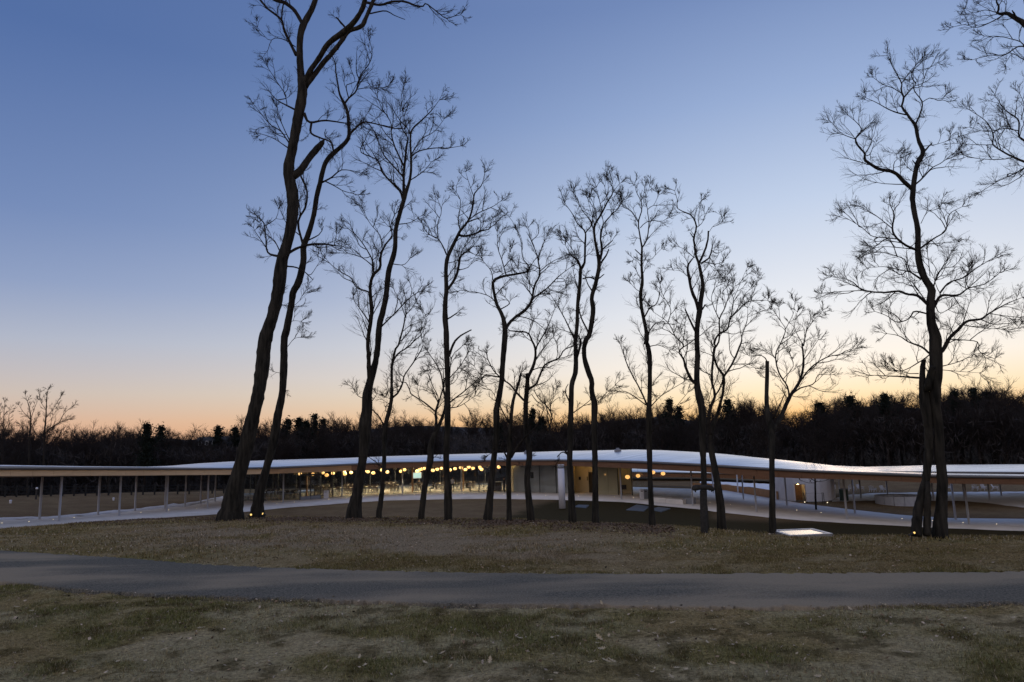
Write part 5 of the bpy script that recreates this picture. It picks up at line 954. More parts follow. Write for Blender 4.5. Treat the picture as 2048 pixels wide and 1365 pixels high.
# dining tables and chairs
def make_table(l_, w_):
    t = thing('dining_table', 'x', 'table', (0, 0, 0), 'pale tables in the dining hall')
    m = MB(); m.box((0, 0, 0.74), (l_, w_, 0.035), 0, 0.008); m.build('tabletop', M['tabletop'], t)
    m = MB(); m.box((0, 0, 0.69), (l_ - 0.2, w_ - 0.2, 0.06)); m.build('apron', M['chairwood'], t)
    for a in (-1, 1):
        for b in (-1, 1):
            m = MB(); m.box((a * (l_ / 2 - 0.09), b * (w_ / 2 - 0.09), 0.36), (0.08, 0.08, 0.71)); m.build('leg', M['chairwood'], t)
    return t
def make_chair():
    t = thing('dining_chair', 'x', 'chair', (0, 0, 0), 'brown chairs round the dining tables')
    m = MB(); m.box((0, 0, 0.45), (0.44, 0.42, 0.035), 0, 0.012); m.build('seat', M['chairwood'], t)
    m = MB(); m.box((0, 0.215, 0.72), (0.42, 0.03, 0.2), 0, 0.01); m.box((0, 0.21, 0.86), (0.44, 0.035, 0.05)); m.build('backrest', M['chairwood'], t)
    for a in (-1, 1):
        m = MB(); m.tube([(a * 0.19, -0.18, 0), (a * 0.18, -0.17, 0.44)], [0.022, 0.028], 6); m.build('leg', M['chairwood'], t)
        m = MB(); m.tube([(a * 0.2, 0.25, 0), (a * 0.19, 0.19, 0.44), (a * 0.2, 0.225, 0.88)], [0.022, 0.028, 0.022], 6); m.build('leg', M['chairwood'], t)
    return t
TT = [(541.5, 980.6, 1.5, 'leftmost pale table, near the end glazing'), (579.5, 983, 1.5, 'small pale table just left of the glazed entrance'), (645, 972.8, 1.7, 'pale table behind the long one right of the entrance'), (650, 978, 2.5, 'long pale table right of the glazed entrance, beside the white bin'), (690, 975, 1.9, 'pale table behind the slim column right of the entrance'), (699, 969.8, 1.3, 'far pale table at the back glazing, left of the thick trunk'), (741.5, 973, 1.7, 'pale table between the thick trunk and the thin one'), (778, 966.2, 1.5, 'far pale table behind the thin trunk'), (789, 970.3, 1.1, 'short pale table just left of a column, right of the thin trunk'), (836, 968.3, 1.1, 'pale table below the bright screen'), (881, 966.4, 1.2, 'pale table left of the straight trunk, below three lamps'), (914, 967, 1.1, 'pale table beside the person in the pale top'), (936, 964.6, 1.6, 'slanted pale table at the right end of the hall')]
ch0 = make_chair(); used = False
for k, (px, py, ln, lab) in enumerate(TT):
    z = zfl(px) + 0.02; p = PZ(px, py, z + 0.75); t = make_table(ln, 0.85)
    rz = 0.3 if k == 12 else float(rng.uniform(-0.12, 0.12)) ; t.location = (p[0], p[1], z); t.rotation_euler = (0, 0, rz); t['label'] = lab
    nch = 4 if ln > 2.2 else 3 if ln > 1.4 else 2
    for s in (-1, 1):
        for j in range(nch):
            lx = (j - (nch - 1) / 2) * 0.58 + rng.uniform(-0.08, 0.08); ly = s * (0.62 + rng.uniform(-0.05, 0.18))
            loc = (p[0] + lx * math.cos(rz) - ly * math.sin(rz), p[1] + lx * math.sin(rz) + ly * math.cos(rz), z)
            o = ch0 if not used else dup(ch0, loc); used = True
            o.location = loc; o.rotation_euler = (0, 0, rz + (0 if s > 0 else math.pi) + rng.uniform(-0.25, 0.25)); o['label'] = 'brown chair pushed up to the ' + lab.split(',')[0].replace('pale table', 'table').replace('pale ', '')
    for s in (-1, 1):
        lx = s * (ln / 2 + 0.25); loc = (p[0] + lx * math.cos(rz), p[1] + lx * math.sin(rz), z)
        if k in (0, 1, 4, 6, 9, 10):
            o = dup(ch0, loc, rz - s * math.pi / 2 + rng.uniform(-0.2, 0.2)); o['label'] = 'brown chair at an end of the ' + lab.split(',')[0].replace('pale table', 'table').replace('pale ', '')

# screen on a stand
p = P(833.5, 951.3, 88.0); zf0 = zfl(833) + 0.02
t = thing('display_screen', 'pale lit display screen on a thin stand among the lamps', 'screen', (p[0], p[1], zf0))
m = MB(); m.box((p[0], p[1], p[2]), (1.22, 0.06, 0.74), 0, 0.02); m.build('bezel', M['white'], t)
m = MB(); m.box((p[0], p[1] - 0.035, p[2]), (1.10, 0.012, 0.62)); m.build('panel', M['screen'], t)
m = MB(); m.tube([(p[0], p[1] + 0.05, zf0), (p[0], p[1] + 0.05, p[2])], 0.03, 8); m.box((p[0], p[1] + 0.05, zf0 + 0.02), (0.7, 0.5, 0.04)); m.build('stand', M['black'], t)

# counter in the doorway, step ladder shelf, bins
p = PZ(995, 981, zfl(995) + 0.02); t = thing('counter', 'dark brown service counter with a pale top inside the doorway', 'counter', p)
m = MB(); m.box((p[0], p[1], p[2] + 0.5), (1.0, 0.6, 1.0)); m.build('body', M['chairwood'], t); m = MB(); m.box((p[0], p[1], p[2] + 1.03), (1.1, 0.7, 0.05)); m.build('top', M['tabletop'], t)
p = PZ(963.5, 984, zfl(963) + 0.02); t = thing('step_ladder', 'dark A-frame step ladder at the right end of the dining hall', 'ladder', p)
for a in (-1, 1):
    for b in (-1, 1):
        m = MB(); m.tube([(p[0] + a * 0.3, p[1] + b * 0.35, p[2]), (p[0] + a * 0.2, p[1] + b * 0.05, p[2] + 1.25)], 0.03, 6); m.build('rail', M['black'], t)
for k in range(5):
    f = (k + 0.5) / 5; m = MB(); m.box((p[0], p[1] - 0.35 + 0.3 * f, p[2] + 1.25 * f), (0.58 - 0.2 * f, 0.1, 0.05)); m.build('tread', M['black'], t)
def bin_box(px, py, w_, h_, label, mt):
    p = PZ(px, py, zfl(px)); t = thing('litter_bin', label, 'bin', p)
    m = MB(); m.box((p[0], p[1], p[2] + h_ / 2), (w_, w_ * 0.8, h_), 0.1, 0.03); m.build('body', mt, t)
    m = MB(); m.box((p[0], p[1], p[2] + h_ + 0.03), (w_ * 1.06, w_ * 0.86, 0.05), 0.1, 0.02); m.build('lid', mt, t)
    m = MB(); m.box((p[0], p[1] - w_ * 0.42, p[2] + h_ * 0.86), (w_ * 0.5, 0.02, h_ * 0.08), 0.1); m.build('slot', M['black'], t)
bin_box(652.5, 997.5, 0.52, 0.86, 'white box bin beside the glazed entrance', M['white'])
bin_box(1284, 999, 0.36, 0.92, 'white box bin at the left end of the picket railing', M['white'])
bin_box(1291.5, 998, 0.42, 0.86, 'grey box bin next to the white one by the railing', M['grey'])
# black wall screen on a bracket
p = G(1249, -0.3); t = thing('black_panel', 'small black square panel on a bracket beside the slim column', 'panel', (p[0], p[1], p[2] + 0.66)); m = MB(); m.box((p[0], p[1], p[2] + 0.85), (0.5, 0.06, 0.48), 0, 0.02); m.build('face', M['black'], t); m = MB(); m.tube([(p[0] - 0.2, p[1] + 0.05, p[2]), (p[0] - 0.2, p[1] + 0.05, p[2] + 0.8)], 0.025, 6); m.build('stand', M['black'], t)

# picket railing round the stair head
rl = thing('picket_railing', 'grey metal picket railing on the paved floor under the roof', 'railing', PZ(1346, 998, zfl(1346)))
xs = np.linspace(1306, 1386, 40)
def rp(px): return PZ(px, float(np.interp(px, [1300, 1346, 1390], [996, 998, 1001])), zfl(px) + 0.01)
for x in xs:
    b = rp(x); m = MB(); m.box((b[0], b[1], b[2] + 0.6), (0.034, 0.034, 1.16)); m.build('picket', M['mullion'], rl)
for hgt in (0.06, 1.2):
    m = MB(); m.tube([rp(x) + [0, 0, hgt] for x in xs], 0.03, 6); m.build('rail', M['grey'], rl)
pl_ = thing('stair_plinth', 'low grey concrete plinth below the picket railing', 'plinth', PZ(1335, 1008, zfl(1335)))
for a, b in ((1298, 1331), (1331.5, 1366)):
    A_, B_ = PZ(a, float(walk_f(a)) - 2.5, zfl(a)), PZ(b, float(walk_f(b)) - 3.5, zfl(b)); panel('block', A_, B_, A_[2], A_[2] + 0.42, B_[2], B_[2] + 0.42, 1.2, M['concrete'], pl_)
A_, B_ = PZ(1366.5, 1008, zfl(1368)), PZ(1384, 1009, zfl(1384)); panel('block', A_, B_, A_[2], A_[2] + 0.55, B_[2], B_[2] + 0.55, 0.8, M['grey'], pl_)

# ground lights let into the paving
dots = [(4, 1047), (58, 1044), (106.6, 1040), (148.5, 1036), (282, 1025.5), (337.5, 1021), (394, 1017.6), (554, 1007.5), (589, 1005), (658, 999.5), (692.7, 996.8), (727, 994.5), (794, 991), (828.7, 990), (862.6, 989), (926.7, 988), (1008, 989.5), (1034.5, 990.4), (1091.5, 992), (1156.8, 993), (1228.5, 994.6), (1266.7, 995.5), (1420, 1006), (1461, 1010), (1504, 1014), (1593.5, 1021), (1642, 1026), (1804, 1038), (1865, 1042), (1926, 1046), (1993, 1049)]
gl0 = thing('ground_light', 'x', 'light', (0, 0, 0), 'small round lights let into the paving'); m = MB(); m.lathe((0, 0, 0), [(0.07, 0), (0.07, 0.012)], 12); m.build('rim', M['grey'], gl0); m = MB(); m.lathe((0, 0, 0.004), [(0.038, 0), (0.038, 0.02), (0.02, 0.032)], 12); m.build('lens', M['dot'], gl0)
for i, (px, py) in enumerate(dots):
    p = PZ(px, py, zfl(px) + 0.004); o = gl0 if i == 0 else dup(gl0, p); o.location = p
    o['label'] = 'tiny bright light let into the paved walk on the left wing' if px < 470 else 'tiny bright light let into the paving before the glass front' if px < 1300 else 'tiny bright light let into the paving of the right wing'
# spotlights at the foot of the trees
def uplight(px, py, d, label, aim):
    x_ = ray(px, py)[0] * d; g = np.array([x_, d, float(terr(x_, d))]); t = thing('tree_spotlight', label, 'light', g, 'spotlights at the foot of trees'); z = g[2]
    k_ = d / 23
    m = MB(); m.tube([(g[0], g[1], z - 0.05), (g[0], g[1], z + 0.13)], 0.012 * k_, 6); m.build('stake', M['black'], t)
    m = MB(); m.tube([(g[0] - 0.05 * aim, g[1], z + 0.12), (g[0] + 0.05 * aim, g[1], z + 0.16)], [0.025 * k_, 0.035 * k_], 10); m.build('housing', M['black'], t)
    m = MB(); m.tube([(g[0] + 0.046 * aim, g[1] - 0.01, z + 0.162), (g[0] + 0.07 * aim, g[1] - 0.02, z + 0.172)], [0.034 * k_, 0.028 * k_], 10); m.build('lens', M['spot'], t, True)
uplight(499, 1032, 23, 'lit spotlight on a stake between the two leaning left trees', 1)
uplight(529, 1031, 24, 'lit spotlight right of the second leaning tree', -1)
uplight(1822, 1071, 13, 'lit spotlight at the foot of the three-stemmed tree', 1)

# white cylindrical vent post
p = PZ(1124.5, 1013.5, -5.75); t = thing('vent_post', 'tall white cylindrical post with a grey louvre band near its top', 'post', p); r_ = 0.29
H_ = P(1121, 929.5, p[1])[2] - p[2]
m = MB(); m.lathe(p, [(r_, -0.15), (r_, H_ - 0.34)], 28); m.build('shaft', M['white'], t, True)
m = MB(); m.lathe(p + [0, 0, H_ - 0.34], [(r_ - 0.02, 0), (r_ - 0.02, 0.28)], 28); m.build('louvre_band', M['grey'], t, True)
m = MB(); m.lathe(p + [0, 0, H_ - 0.06], [(r_ + 0.005, 0), (r_ + 0.005, 0.06)], 28); m.build('cap', M['white'], t)

# post with a gnarled log across its head
g = hit(1408, 1067.5, 8, 40); d = g[1]; s = d / F
top = P(1406.5, 981, d)
t = thing('log_post', 'dark square post carrying a gnarled horizontal log', 'post', g)
m = MB(); m.tube([g - [0, 0, 0.2], g + (top - g) * 0.5, top], [7.2 * s, 7.0 * s, 6.8 * s], 4); m.build('post', M['log'], t)
pts = [P(1385, 980, d), P(1389, 976.5, d), P(1396, 975.5, d), P(1407, 975, d), P(1417, 975.5, d), P(1423, 977.5, d), P(1428, 981.5, d)]
sp_ = spline(pts, 22); rr = np.interp(np.linspace(0, 1, 22), [0, 0.06, 0.14, 0.3, 0.5, 0.7, 0.85, 0.95, 1], np.array([2.2, 4.4, 5.0, 3.9, 3.8, 4.0, 4.3, 3.6, 1.5]) * s * 1.2) * rng.uniform(0.93, 1.1, 22)
m = MB(); m.tube(sp_, rr, 10); m.tube([sp_[2], sp_[2] + np.array([0.02, 0, -0.09])], [2.6 * s, 1.2 * s], 7); m.tube([sp_[19], sp_[19] + np.array([-0.01, 0, -0.07])], [2.2 * s, 1.0 * s], 7); m.build('log', M['log'], t, True)

# glazed hatch on the lawn
def hatch_pt(px, py, zz): return PZ(px, py, zz)
g0 = hit(1600, 1072, 8, 30); zh = g0[2] + 0.10
cs = [PZ(1541.5, 1060, zh), PZ(1624.5, 1056.7, zh), PZ(1666, 1067.2, zh), PZ(1578.5, 1071.5, zh)]
t = thing('lawn_hatch', 'pale glazed hatch with a metal frame lying in the lawn', 'hatch', g0)
c0 = sum(cs) / 4; inn = [c0 + (c - c0) * 0.82 for c in cs]
V = cs + [c - [0, 0, 0.3] for c in cs] + inn + [c - [0, 0, 0.012] for c in inn]
mobj('frame', V, [(0, 3, 7, 4), (3, 2, 6, 7), (2, 1, 5, 6), (1, 0, 4, 5)] + [(i, (i + 1) % 4, 8 + (i + 1) % 4, 8 + i) for i in range(4)] + [(8 + i, 8 + (i + 1) % 4, 12 + (i + 1) % 4, 12 + i) for i in range(4)], mat('hatch_frame', (0.40, 0.41, 0.45), 0.45, 0.7), t)
mobj('pane', [c - [0, 0, 0.010] for c in inn], [(0, 1, 2, 3)], mat('hatch_pane', (0.46, 0.44, 0.43), 0.25, 1.0, var=0.06, scale=3), t)

# slate slabs set in the hollow
for lab, q4 in (('small blue-grey slab in the dark grass right of the white post', [(1149, 1013.5), (1156, 1010), (1178, 1010.5), (1172, 1016)]), ('large blue-grey slab in the dark grass before the picket railing', [(1252, 1020), (1273, 1009.5), (1299, 1013), (1288, 1022)]), ('blue-grey slab just right of the large one, beside a trunk', [(1300, 1019), (1316, 1014.5), (1341, 1017), (1322, 1023.5)])):
    cs = [PZ(x, y, -5.78 if x < 1200 else -5.82) for x, y in q4]; g = sum(cs) / 4; zz = float(max(terr(c[0], c[1]) for c in cs)) + 0.05
    cs = [PZ(x, y, zz) for x, y in q4]
    V = cs + [c - [0, 0, 0.25] for c in cs] + [c0_ * 0.96 + sum(cs) / 4 * 0.04 + np.array([0, 0, 0.02]) for c0_ in cs]
    tag(mobj('stone_slab', V, [(0, 3, 7, 4), (3, 2, 6, 7), (2, 1, 5, 6), (1, 0, 4, 5), (8, 9, 10, 11)] + [(i, (i + 1) % 4, 8 + (i + 1) % 4, 8 + i) for i in range(4)], M['slate']), lab, 'slab', 'slabs in the hollow')

# ring seat of pale stone
p = PZ(1797, 1011.5, -6.72); r_ = 1.95; c = p * np.array([1 + r_ / p[1], 1 + r_ / p[1], 1]); hgt = 0.74
t = thing('ring_seat', 'round pale stone ring with a dark open middle on the far lawn', 'seat', c)
for k in range(14):
    a0, a1 = k * 2 * math.pi / 14 + 0.01, (k + 1) * 2 * math.pi / 14 - 0.01; V = []
    for aa in np.linspace(a0, a1, 4):
        for rr, zz in ((0.95, -0.3), (0.95, hgt), (r_, hgt), (r_, -0.3)): V.append((c[0] + rr * math.cos(aa), c[1] + rr * math.sin(aa), c[2] + zz))
    fs = [(4 * i + j, 4 * i + 4 + j, 4 * i + 4 + (j + 1) % 4, 4 * i + (j + 1) % 4) for i in range(3) for j in range(4)] + [(0, 1, 2, 3), (15, 14, 13, 12)]
    mobj('stone_segment', V, fs, M['stone'], t)
m = MB(); m.lathe(c, [(0.945, 0.1), (0.945, 0.3)], 24); m.build('fire_bed', M['black'], t)

# round green bin
p = PZ(1688.5, 1001.5, -6.48); t = thing('round_bin', 'dark green round slatted bin by the white wall', 'bin', p)
for k in range(18):
    a = k * 2 * math.pi / 18; m = MB(); m.box((p[0] + 0.38 * math.cos(a), p[1] + 0.38 * math.sin(a), p[2] + 0.55), (0.02, 0.10, 1.1), a); m.build('slat', M['green'], t)
m = MB(); m.lathe(p, [(0.35, 0.02), (0.35, 1.0)], 18); m.build('liner', M['black'], t)
m = MB(); m.tube([(p[0] + 0.4 * math.cos(a), p[1] + 0.4 * math.sin(a), p[2] + 1.1) for a in np.linspace(0, 2 * math.pi, 25)], 0.022, 6); m.build('rim', M['grey'], t)

# white slatted lounge chairs on the far lawn
def lounge():
    t = thing('lawn_chair', 'x', 'chair', (0, 0, 0), 'white chairs scattered on the far lawn')
    for k in range(5):
        m = MB(); x = -0.26 + 0.13 * k; m.tube([(x, -0.30, 0.40), (x, 0.18, 0.32), (x * 1.15, 0.48, 0.92 + 0.04 * (2 - abs(k - 2)))], 0.028, 5); m.build('slat', M['white'], t)
    for a in (-1, 1):
        m = MB(); m.box((a * 0.36, -0.02, 0.58), (0.1, 0.66, 0.03)); m.build('armrest', M['white'], t)
        m = MB(); m.tube([(a * 0.36, -0.3, 0), (a * 0.35, -0.28, 0.57)], 0.024, 5); m.build('leg', M['white'], t)
        m = MB(); m.tube([(a * 0.34, 0.45, 0), (a * 0.33, 0.2, 0.57)], 0.024, 5); m.build('leg', M['white'], t)
    return t
lc = lounge()
LC = [(1666, 978, 1.0, 'white chair seen just beside the white wall end'), (1703, 982, 2.6, 'leftmost white chair right of the green bin'), (1721, 982, 0.4, 'white chair second right of the green bin'), (1746, 984.5, 2.2, 'white chair left behind the stone ring'), (1768, 984.5, 0.3, 'white chair right behind the stone ring'), (1898, 980, 1.2, 'white chair just right of the three-stemmed tree'), (1951, 981, 2.3, 'white chair left of three together on the far right lawn'), (1970, 981.5, 0.2, 'white chair in the middle of three together on the far right'), (1991, 981, 0.8, 'rightmost white chair on the far lawn')]
for i, (px, py, rz, lab) in enumerate(LC):
    p = hit(px, py, 55, 130); o = lc if i == 0 else dup(lc, p); o.location = p; o.rotation_euler = (0, 0, rz); o['label'] = lab; o.scale = (0.78, 0.78, 0.74)

# curved far path with snow on the right lawn
tag(snowbank('far_path', [(1664, 999), (1690, 990), (1740, 986), (1850, 984), (1950, 983.5), (2048, 983), (2250, 982)], [(1664, 1003), (1700, 1003.5), (1760, 1000), (1850, 1001), (1935, 1002), (1990, 1008), (2048, 1015), (2250, 1030)], lambda x: float(terr(*(lambda q: (q[0], q[1]))(PZ(x, 995, zfl(x))))) + 0.03, 0.03, M['concrete'], 60), kind='structure')
tag(snowbank('snow_patch', [(1835, 986), (1900, 985.2), (2000, 984.5), (2200, 984)], [(1835, 989), (1900, 990), (2000, 988.5), (2200, 988)], lambda x: float(terr(*(lambda q: (q[0], q[1]))(PZ(x, 990, zfl(x))))) + 0.07, 0.05, M['snow'], 40), 'thin strip of snow on the curved path of the right lawn', 'snow')

# young staked tree between path and walk is in the tree list; its stakes stand here
for px, lab in ((1613, 'leaning dark stake left of the young tree'), (1645.5, 'dark stake pair right of the young tree')):
    b = PZ(px, 1008, zfl(px) - 0.12); t = thing('tree_stake', lab, 'stake', b, 'stakes of the young tree')
    m = MB(); m.tube([b, b + [-0.25 if px < 1620 else 0.02, 0, 1.05]], 0.03, 6); m.build('stake', M['black'], t)
    if px > 1620:
        m = MB(); m.tube([b + [0.16, 0, 0], b + [0.18, 0.1, 1.02]], 0.03, 6); m.build('stake', M['black'], t)
    e = PZ(1629, 1008, zfl(1629) - 0.12) + [0, 0, 1.0]; m = MB(); m.tube([b + [0, 0, 0.95], e], 0.008, 4); m.build('tie', M['black'], t)
# two low round lights by it
for px, py, lab in ((1609.5, 1007.5, 'low round light by the leaning stake'), (1655, 1008.5, 'low round light right of the young tree stakes')):
    p = PZ(px, py, zfl(px) - 0.1); t = thing('lawn_light', lab, 'light', p); m = MB(); m.tube([p, p + [0, 0, 0.1]], 0.04, 8); m.build('stem', M['black'], t); m = MB(); m.lathe(p + [0, 0, 0.1], [(0.03, 0), (0.06, 0.04), (0.03, 0.08)], 10); m.build('lens', M['dot'], t)

# things behind the left wing: globe lamp post, split-rail fence, white markers
p = PZ(71.5, 1003, -4.75); t = thing('globe_lamp_post', 'dark post with a small unlit globe behind the left wing', 'lamp', p)
m = MB(); m.tube([p, p + [0.02, 0, 1.25]], [0.11, 0.06], 8); m.build('post', M['black'], t); m = MB(); m.lathe(p + [0.03, 0, 1.3], [(0.03, -0.12), (0.11, -0.05), (0.12, 0.02), (0.08, 0.1), (0.01, 0.13)], 12); m.build('globe', M['white'], t, True)
fn = thing('rail_fence', 'dark split-rail fence along the wood behind the left wing', 'fence', PZ(200, 1000, -5.1))
fx_ = np.linspace(-60, 470, 24); fp = [P(x, 1001 + 2.5 * math.sin(x * 0.02) - max(0, (x - 250)) * 0.02, float(np.interp(x, [-60, 470], [72, 90]))) for x in fx_]
fp = [np.array([q_[0], q_[1], float(terr(q_[0], q_[1]))]) for q_ in fp]
for b in fp:
    m = MB(); m.box((b[0], b[1], b[2] + 0.55), (0.16, 0.14, 1.3), 0.2); m.build('fence_post', M['rail'], fn)
for a, b in zip(fp[:-1], fp[1:]):
    for hh in (0.35, 0.7, 1.02):
        m = MB(); m.tube([a + [0, 0, hh + rng.uniform(-0.03, 0.03)], b + [0, 0, hh + rng.uniform(-0.03, 0.03)]], 0.045, 5); m.build('fence_rail', M['rail'], fn)
for px, py, lab in ((21, 1007, 'small white marker post on the meadow at the far left'), (227, 1001.5, 'small white marker post below the brown tree')):
    p = hit(px, py, 50, 110); t = thing('marker_post', lab, 'post', p); m = MB(); m.lathe(p - [0, 0, 0.05], [(0.09, 0), (0.09, 0.24)], 8); m.build('shaft', M['white'], t); m = MB(); m.lathe(p + [0, 0, 0.19], [(0.11, 0), (0.12, 0.05), (0.06, 0.12)], 8); m.build('cap', M['white'], t)

# dormered house in the far wood
hc = P(418, 889, 150.0); hz_ = hc[2]; t = thing('far_house', 'dim house with pale dormer windows among the far trees', 'house', (hc[0], 150, hz_ - 6))
dk = mat('dark_siding', (0.03, 0.032, 0.035), 0.8)
m = MB(); m.box((hc[0], 154, hz_ - 4), (9, 6, 6)); m.build('wall', dk, t)
V = [(hc[0] - 4.8, 150.6, hz_ - 1), (hc[0] + 4.8, 150.6, hz_ - 1), (hc[0] + 4.2, 154, hz_ + 1.7), (hc[0] - 4.2, 154, hz_ + 1.7), (hc[0] + 4.8, 157.4, hz_ - 1), (hc[0] - 4.8, 157.4, hz_ - 1)]
rf = mobj('roof', V, [(0, 1, 2, 3), (2, 1, 4), (3, 2, 4, 5), (0, 3, 5)], dk, t)
for k in range(3):
    x = hc[0] - 2.4 + 1.5 * k; d_ = MB(); d_.box((x, 151.8, hz_ + 0.25), (1.0, 1.6, 1.1)); o = d_.build('dormer', dk, t); w_ = MB(); 
    for dx, dz, sx_, sz_ in ((-0.34, 0, 0.09, 0.95), (0.34, 0, 0.09, 0.95), (0, 0.45, 0.77, 0.09), (0, -0.45, 0.77, 0.09)): w_.box((x + dx, 150.97, hz_ + 0.25 + dz), (sx_, 0.05, sz_))
    w_.build('window_frame', M['white'], o)

# people in the hall
def person(label, loc, pose, tops, rz=0.0):
    t = thing('person', label, 'person', loc)
    sit = pose == 'sit'; hipz = 0.47 if sit else 0.92
    J = {'pel': (0, 0, hipz), 'wai': (0, 0.0, hipz + 0.2), 'che': (0, -0.02, hipz + 0.42), 'nek': (0, -0.02, hipz + 0.57), 'hd0': (0, -0.04, hipz + 0.66), 'hd1': (0, -0.05, hipz + 0.80)}
    E_ = [('pel', 'wai'), ('wai', 'che'), ('che', 'nek'), ('nek', 'hd0'), ('hd0', 'hd1')]
    Rd = {'pel': 0.15, 'wai': 0.13, 'che': 0.155, 'nek': 0.055, 'hd0': 0.085, 'hd1': 0.085}
    for s, a in ((-1, 'L'), (1, 'R')):
        sh = hipz + 0.5
        if sit:
            J.update({a + 'hp': (s * 0.1, -0.02, hipz), a + 'kn': (s * 0.12, -0.42, hipz + 0.03), a + 'an': (s * 0.12, -0.40, 0.09), a + 'to': (s * 0.12, -0.56, 0.05)})
            J.update({a + 'sh': (s * 0.19, -0.02, sh), a + 'el': (s * 0.24, -0.12, sh - 0.26), a + 'wr': (s * 0.14, -0.36, sh - 0.2), a + 'ha': (s * 0.10, -0.44, sh - 0.2)})
        else:
            J.update({a + 'hp': (s * 0.1, 0, hipz - 0.04), a + 'kn': (s * 0.11, -0.02 - 0.03 * s, 0.5), a + 'an': (s * 0.12, 0.03 * s, 0.09), a + 'to': (s * 0.13, 0.03 * s - 0.15, 0.05)})
            J.update({a + 'sh': (s * 0.19, -0.02, sh), a + 'el': (s * 0.26, 0.02, sh - 0.28), a + 'wr': (s * 0.2, -0.16, sh - 0.42), a + 'ha': (s * 0.16, -0.24, sh - 0.42)})
        E_ += [('pel', a + 'hp'), (a + 'hp', a + 'kn'), (a + 'kn', a + 'an'), (a + 'an', a + 'to'), ('che', a + 'sh'), (a + 'sh', a + 'el'), (a + 'el', a + 'wr'), (a + 'wr', a + 'ha')]
        Rd.update({a + 'hp': 0.095, a + 'kn': 0.062, a + 'an': 0.045, a + 'to': 0.035, a + 'sh': 0.062, a + 'el': 0.045, a + 'wr': 0.032, a + 'ha': 0.035})
    ks = list(J); me = bpy.data.meshes.new('body'); me.from_pydata([J[k] for k in ks], [(ks.index(a), ks.index(b)) for a, b in E_], [])
    o = bpy.data.objects.new('body', me); COL.objects.link(o); o.modifiers.new('skin', 'SKIN'); sub = o.modifiers.new('sub', 'SUBSURF'); sub.levels = 1; sub.render_levels = 1
    for i, k in enumerate(ks): me.skin_vertices[0].data[i].radius = (Rd[k],) * 2; me.skin_vertices[0].data[i].use_root = (k == 'pel')
    bpy.context.view_layer.update(); ev = o.evaluated_get(bpy.context.evaluated_depsgraph_get()); bm = bpy.data.meshes.new_from_object(ev)
    bpy.data.objects.remove(o)
    for mm in (M['cloth_dark'], M[tops], M['skin']): bm.materials.append(mm)
    for pg in bm.polygons:
        c_ = pg.center; pg.material_index = 2 if (c_.z > hipz + 0.585 or (c_.y < -0.3 and c_.z > hipz + 0.1) or (not sit and c_.y < -0.2 and c_.z > 0.8)) else 1 if c_.z > hipz + 0.06 else 0; pg.use_smooth = True
    b = bpy.data.objects.new('body', bm); COL.objects.link(b); b.parent = t
    hm = MB(); prof = [(0.02, 0.115), (0.07, 0.10), (0.1, 0.05), (0.105, -0.02), (0.085, -0.07)]; hm.lathe((0, -0.025, hipz + 0.745), prof[::-1], 12)
    hm.add([], []); hv_ = bpy.data.meshes.new('hair'); hv_.from_pydata(hm.v, [], hm.f); hv_.materials.append(M['hair']); ho = bpy.data.objects.new('hair', hv_); COL.objects.link(ho); ho.parent = t
    ho.location = (0, 0.02, 0.02)
    t.rotation_euler = (0, 0, rz); return t
person('person in black standing inside the counter doorway', tuple(PZ(1008.5, 985.3, zfl(1008) + 0.02)), 'stand', 'cloth_dark', 1.2)
person('person in a pale top standing at a table behind the straight trunk', tuple(PZ(905, 984.0, zfl(905) + 0.02)), 'stand', 'cloth_white', 0.4)
person('person in black seated left of the straight trunk', tuple(PZ(867.5, 984.5, zfl(867) + 0.02)), 'sit', 'cloth_dark', -1.5)
person('person in dark clothes seated below the display screen', tuple(PZ(838, 980.5, zfl(838) + 0.02)), 'sit', 'cloth_dark', 0.2)
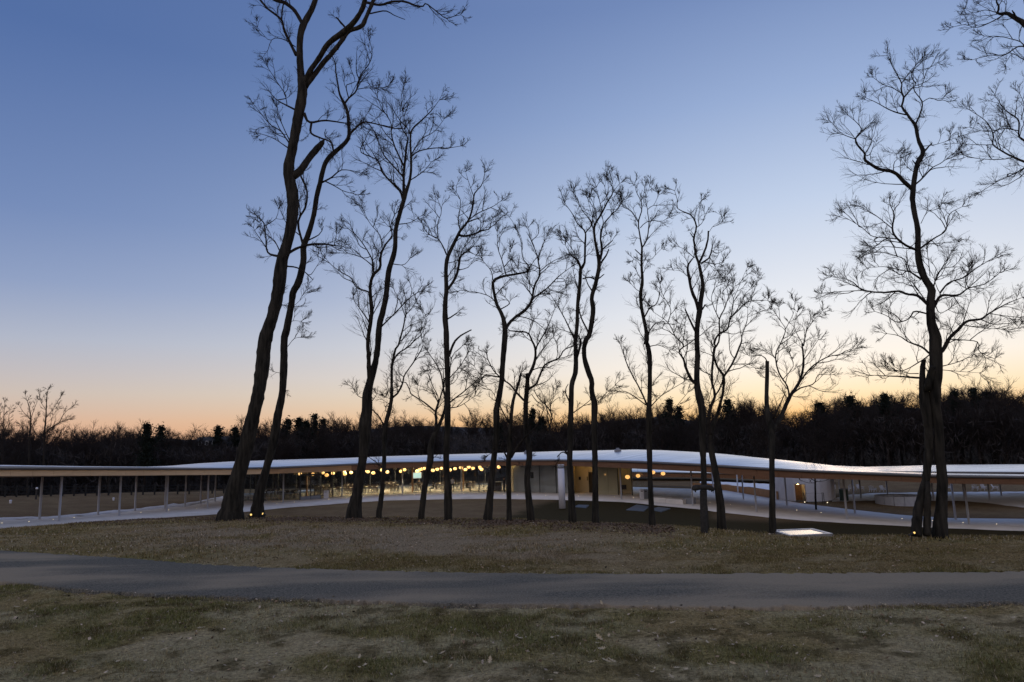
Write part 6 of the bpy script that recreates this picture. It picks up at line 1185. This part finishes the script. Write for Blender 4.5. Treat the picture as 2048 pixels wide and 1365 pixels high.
person('person in black seated at the slanted table on the right', tuple(PZ(934, 983.5, zfl(934) + 0.02)), 'sit', 'cloth_dark', 1.3)

# single fallen oak leaves on the near lawn and drive
lf0 = None; placed = [(155, 1275), (120, 1273), (400, 1262), (340, 1300), (245, 1205), (605, 1200), (475, 1195), (1115, 1217), (1080, 1146), (990, 1108), (1170, 1262), (1115, 1280), (1105, 1282), (1198, 1281), (1195, 1293), (1205, 1305), (1260, 1318), (1215, 1330), (1225, 1330), (1185, 1333), (1420, 1337), (1465, 1334), (1540, 1276), (1495, 1254), (1415, 1292), (1425, 1266), (1822, 1280), (1810, 1312), (1725, 1272), (1765, 1214), (1700, 1223), (2028, 1243), (1375, 1168), (1185, 1187), (940, 1362), (730, 1339), (650, 1345), (725, 1285), (980, 1329), (1635, 1362), (1040, 1283), (630, 1177), (330, 1305), (1345, 1252)]
for _ in range(70): placed.append((float(rng.uniform(0, 2048)), float(rng.uniform(1195, 1364))))
for i, (px, py) in enumerate(placed):
    p = hit(px, py, 3.5, 30); a = rng.random() * 6.28; sz = rng.uniform(0.055, 0.10) if i < 44 else rng.uniform(0.04, 0.08)
    if i < 6 or lf0 is None:
        pts = leaf_pts(1, 1); nP = len(pts); curl = rng.uniform(0.25, 0.7); tw = rng.uniform(-0.4, 0.4)
        zz = curl * (pts[:, 0] ** 2 * 0.9 + pts[:, 1] ** 2 * 2.2) + tw * pts[:, 0] * pts[:, 1]
        V = [(x, y, z) for (x, y), z in zip(pts, zz)] + [(0.0, 0.0, 0.0), (-0.72, 0.03, 0.12)]
        fs = [(k, (k + 1) % nP, nP) for k in range(nP)]
        fs.append((0, nP, nP + 1))
        o = mobj('oak_leaf', V, fs, M['leaf']); (tag(o, 'curled pale tan oak leaf lying on the near lawn or drive', 'leaf', 'fallen oak leaves')); lf0 = (lf0 or []) + [o]
    else:
        o = lf0[i % len(lf0)].copy(); COL.objects.link(o)
    o.location = p + [0, 0, 0.028]; o.rotation_euler = (rng.normal(0, 0.22), rng.normal(0, 0.22), a); o.scale = (sz,) * 3
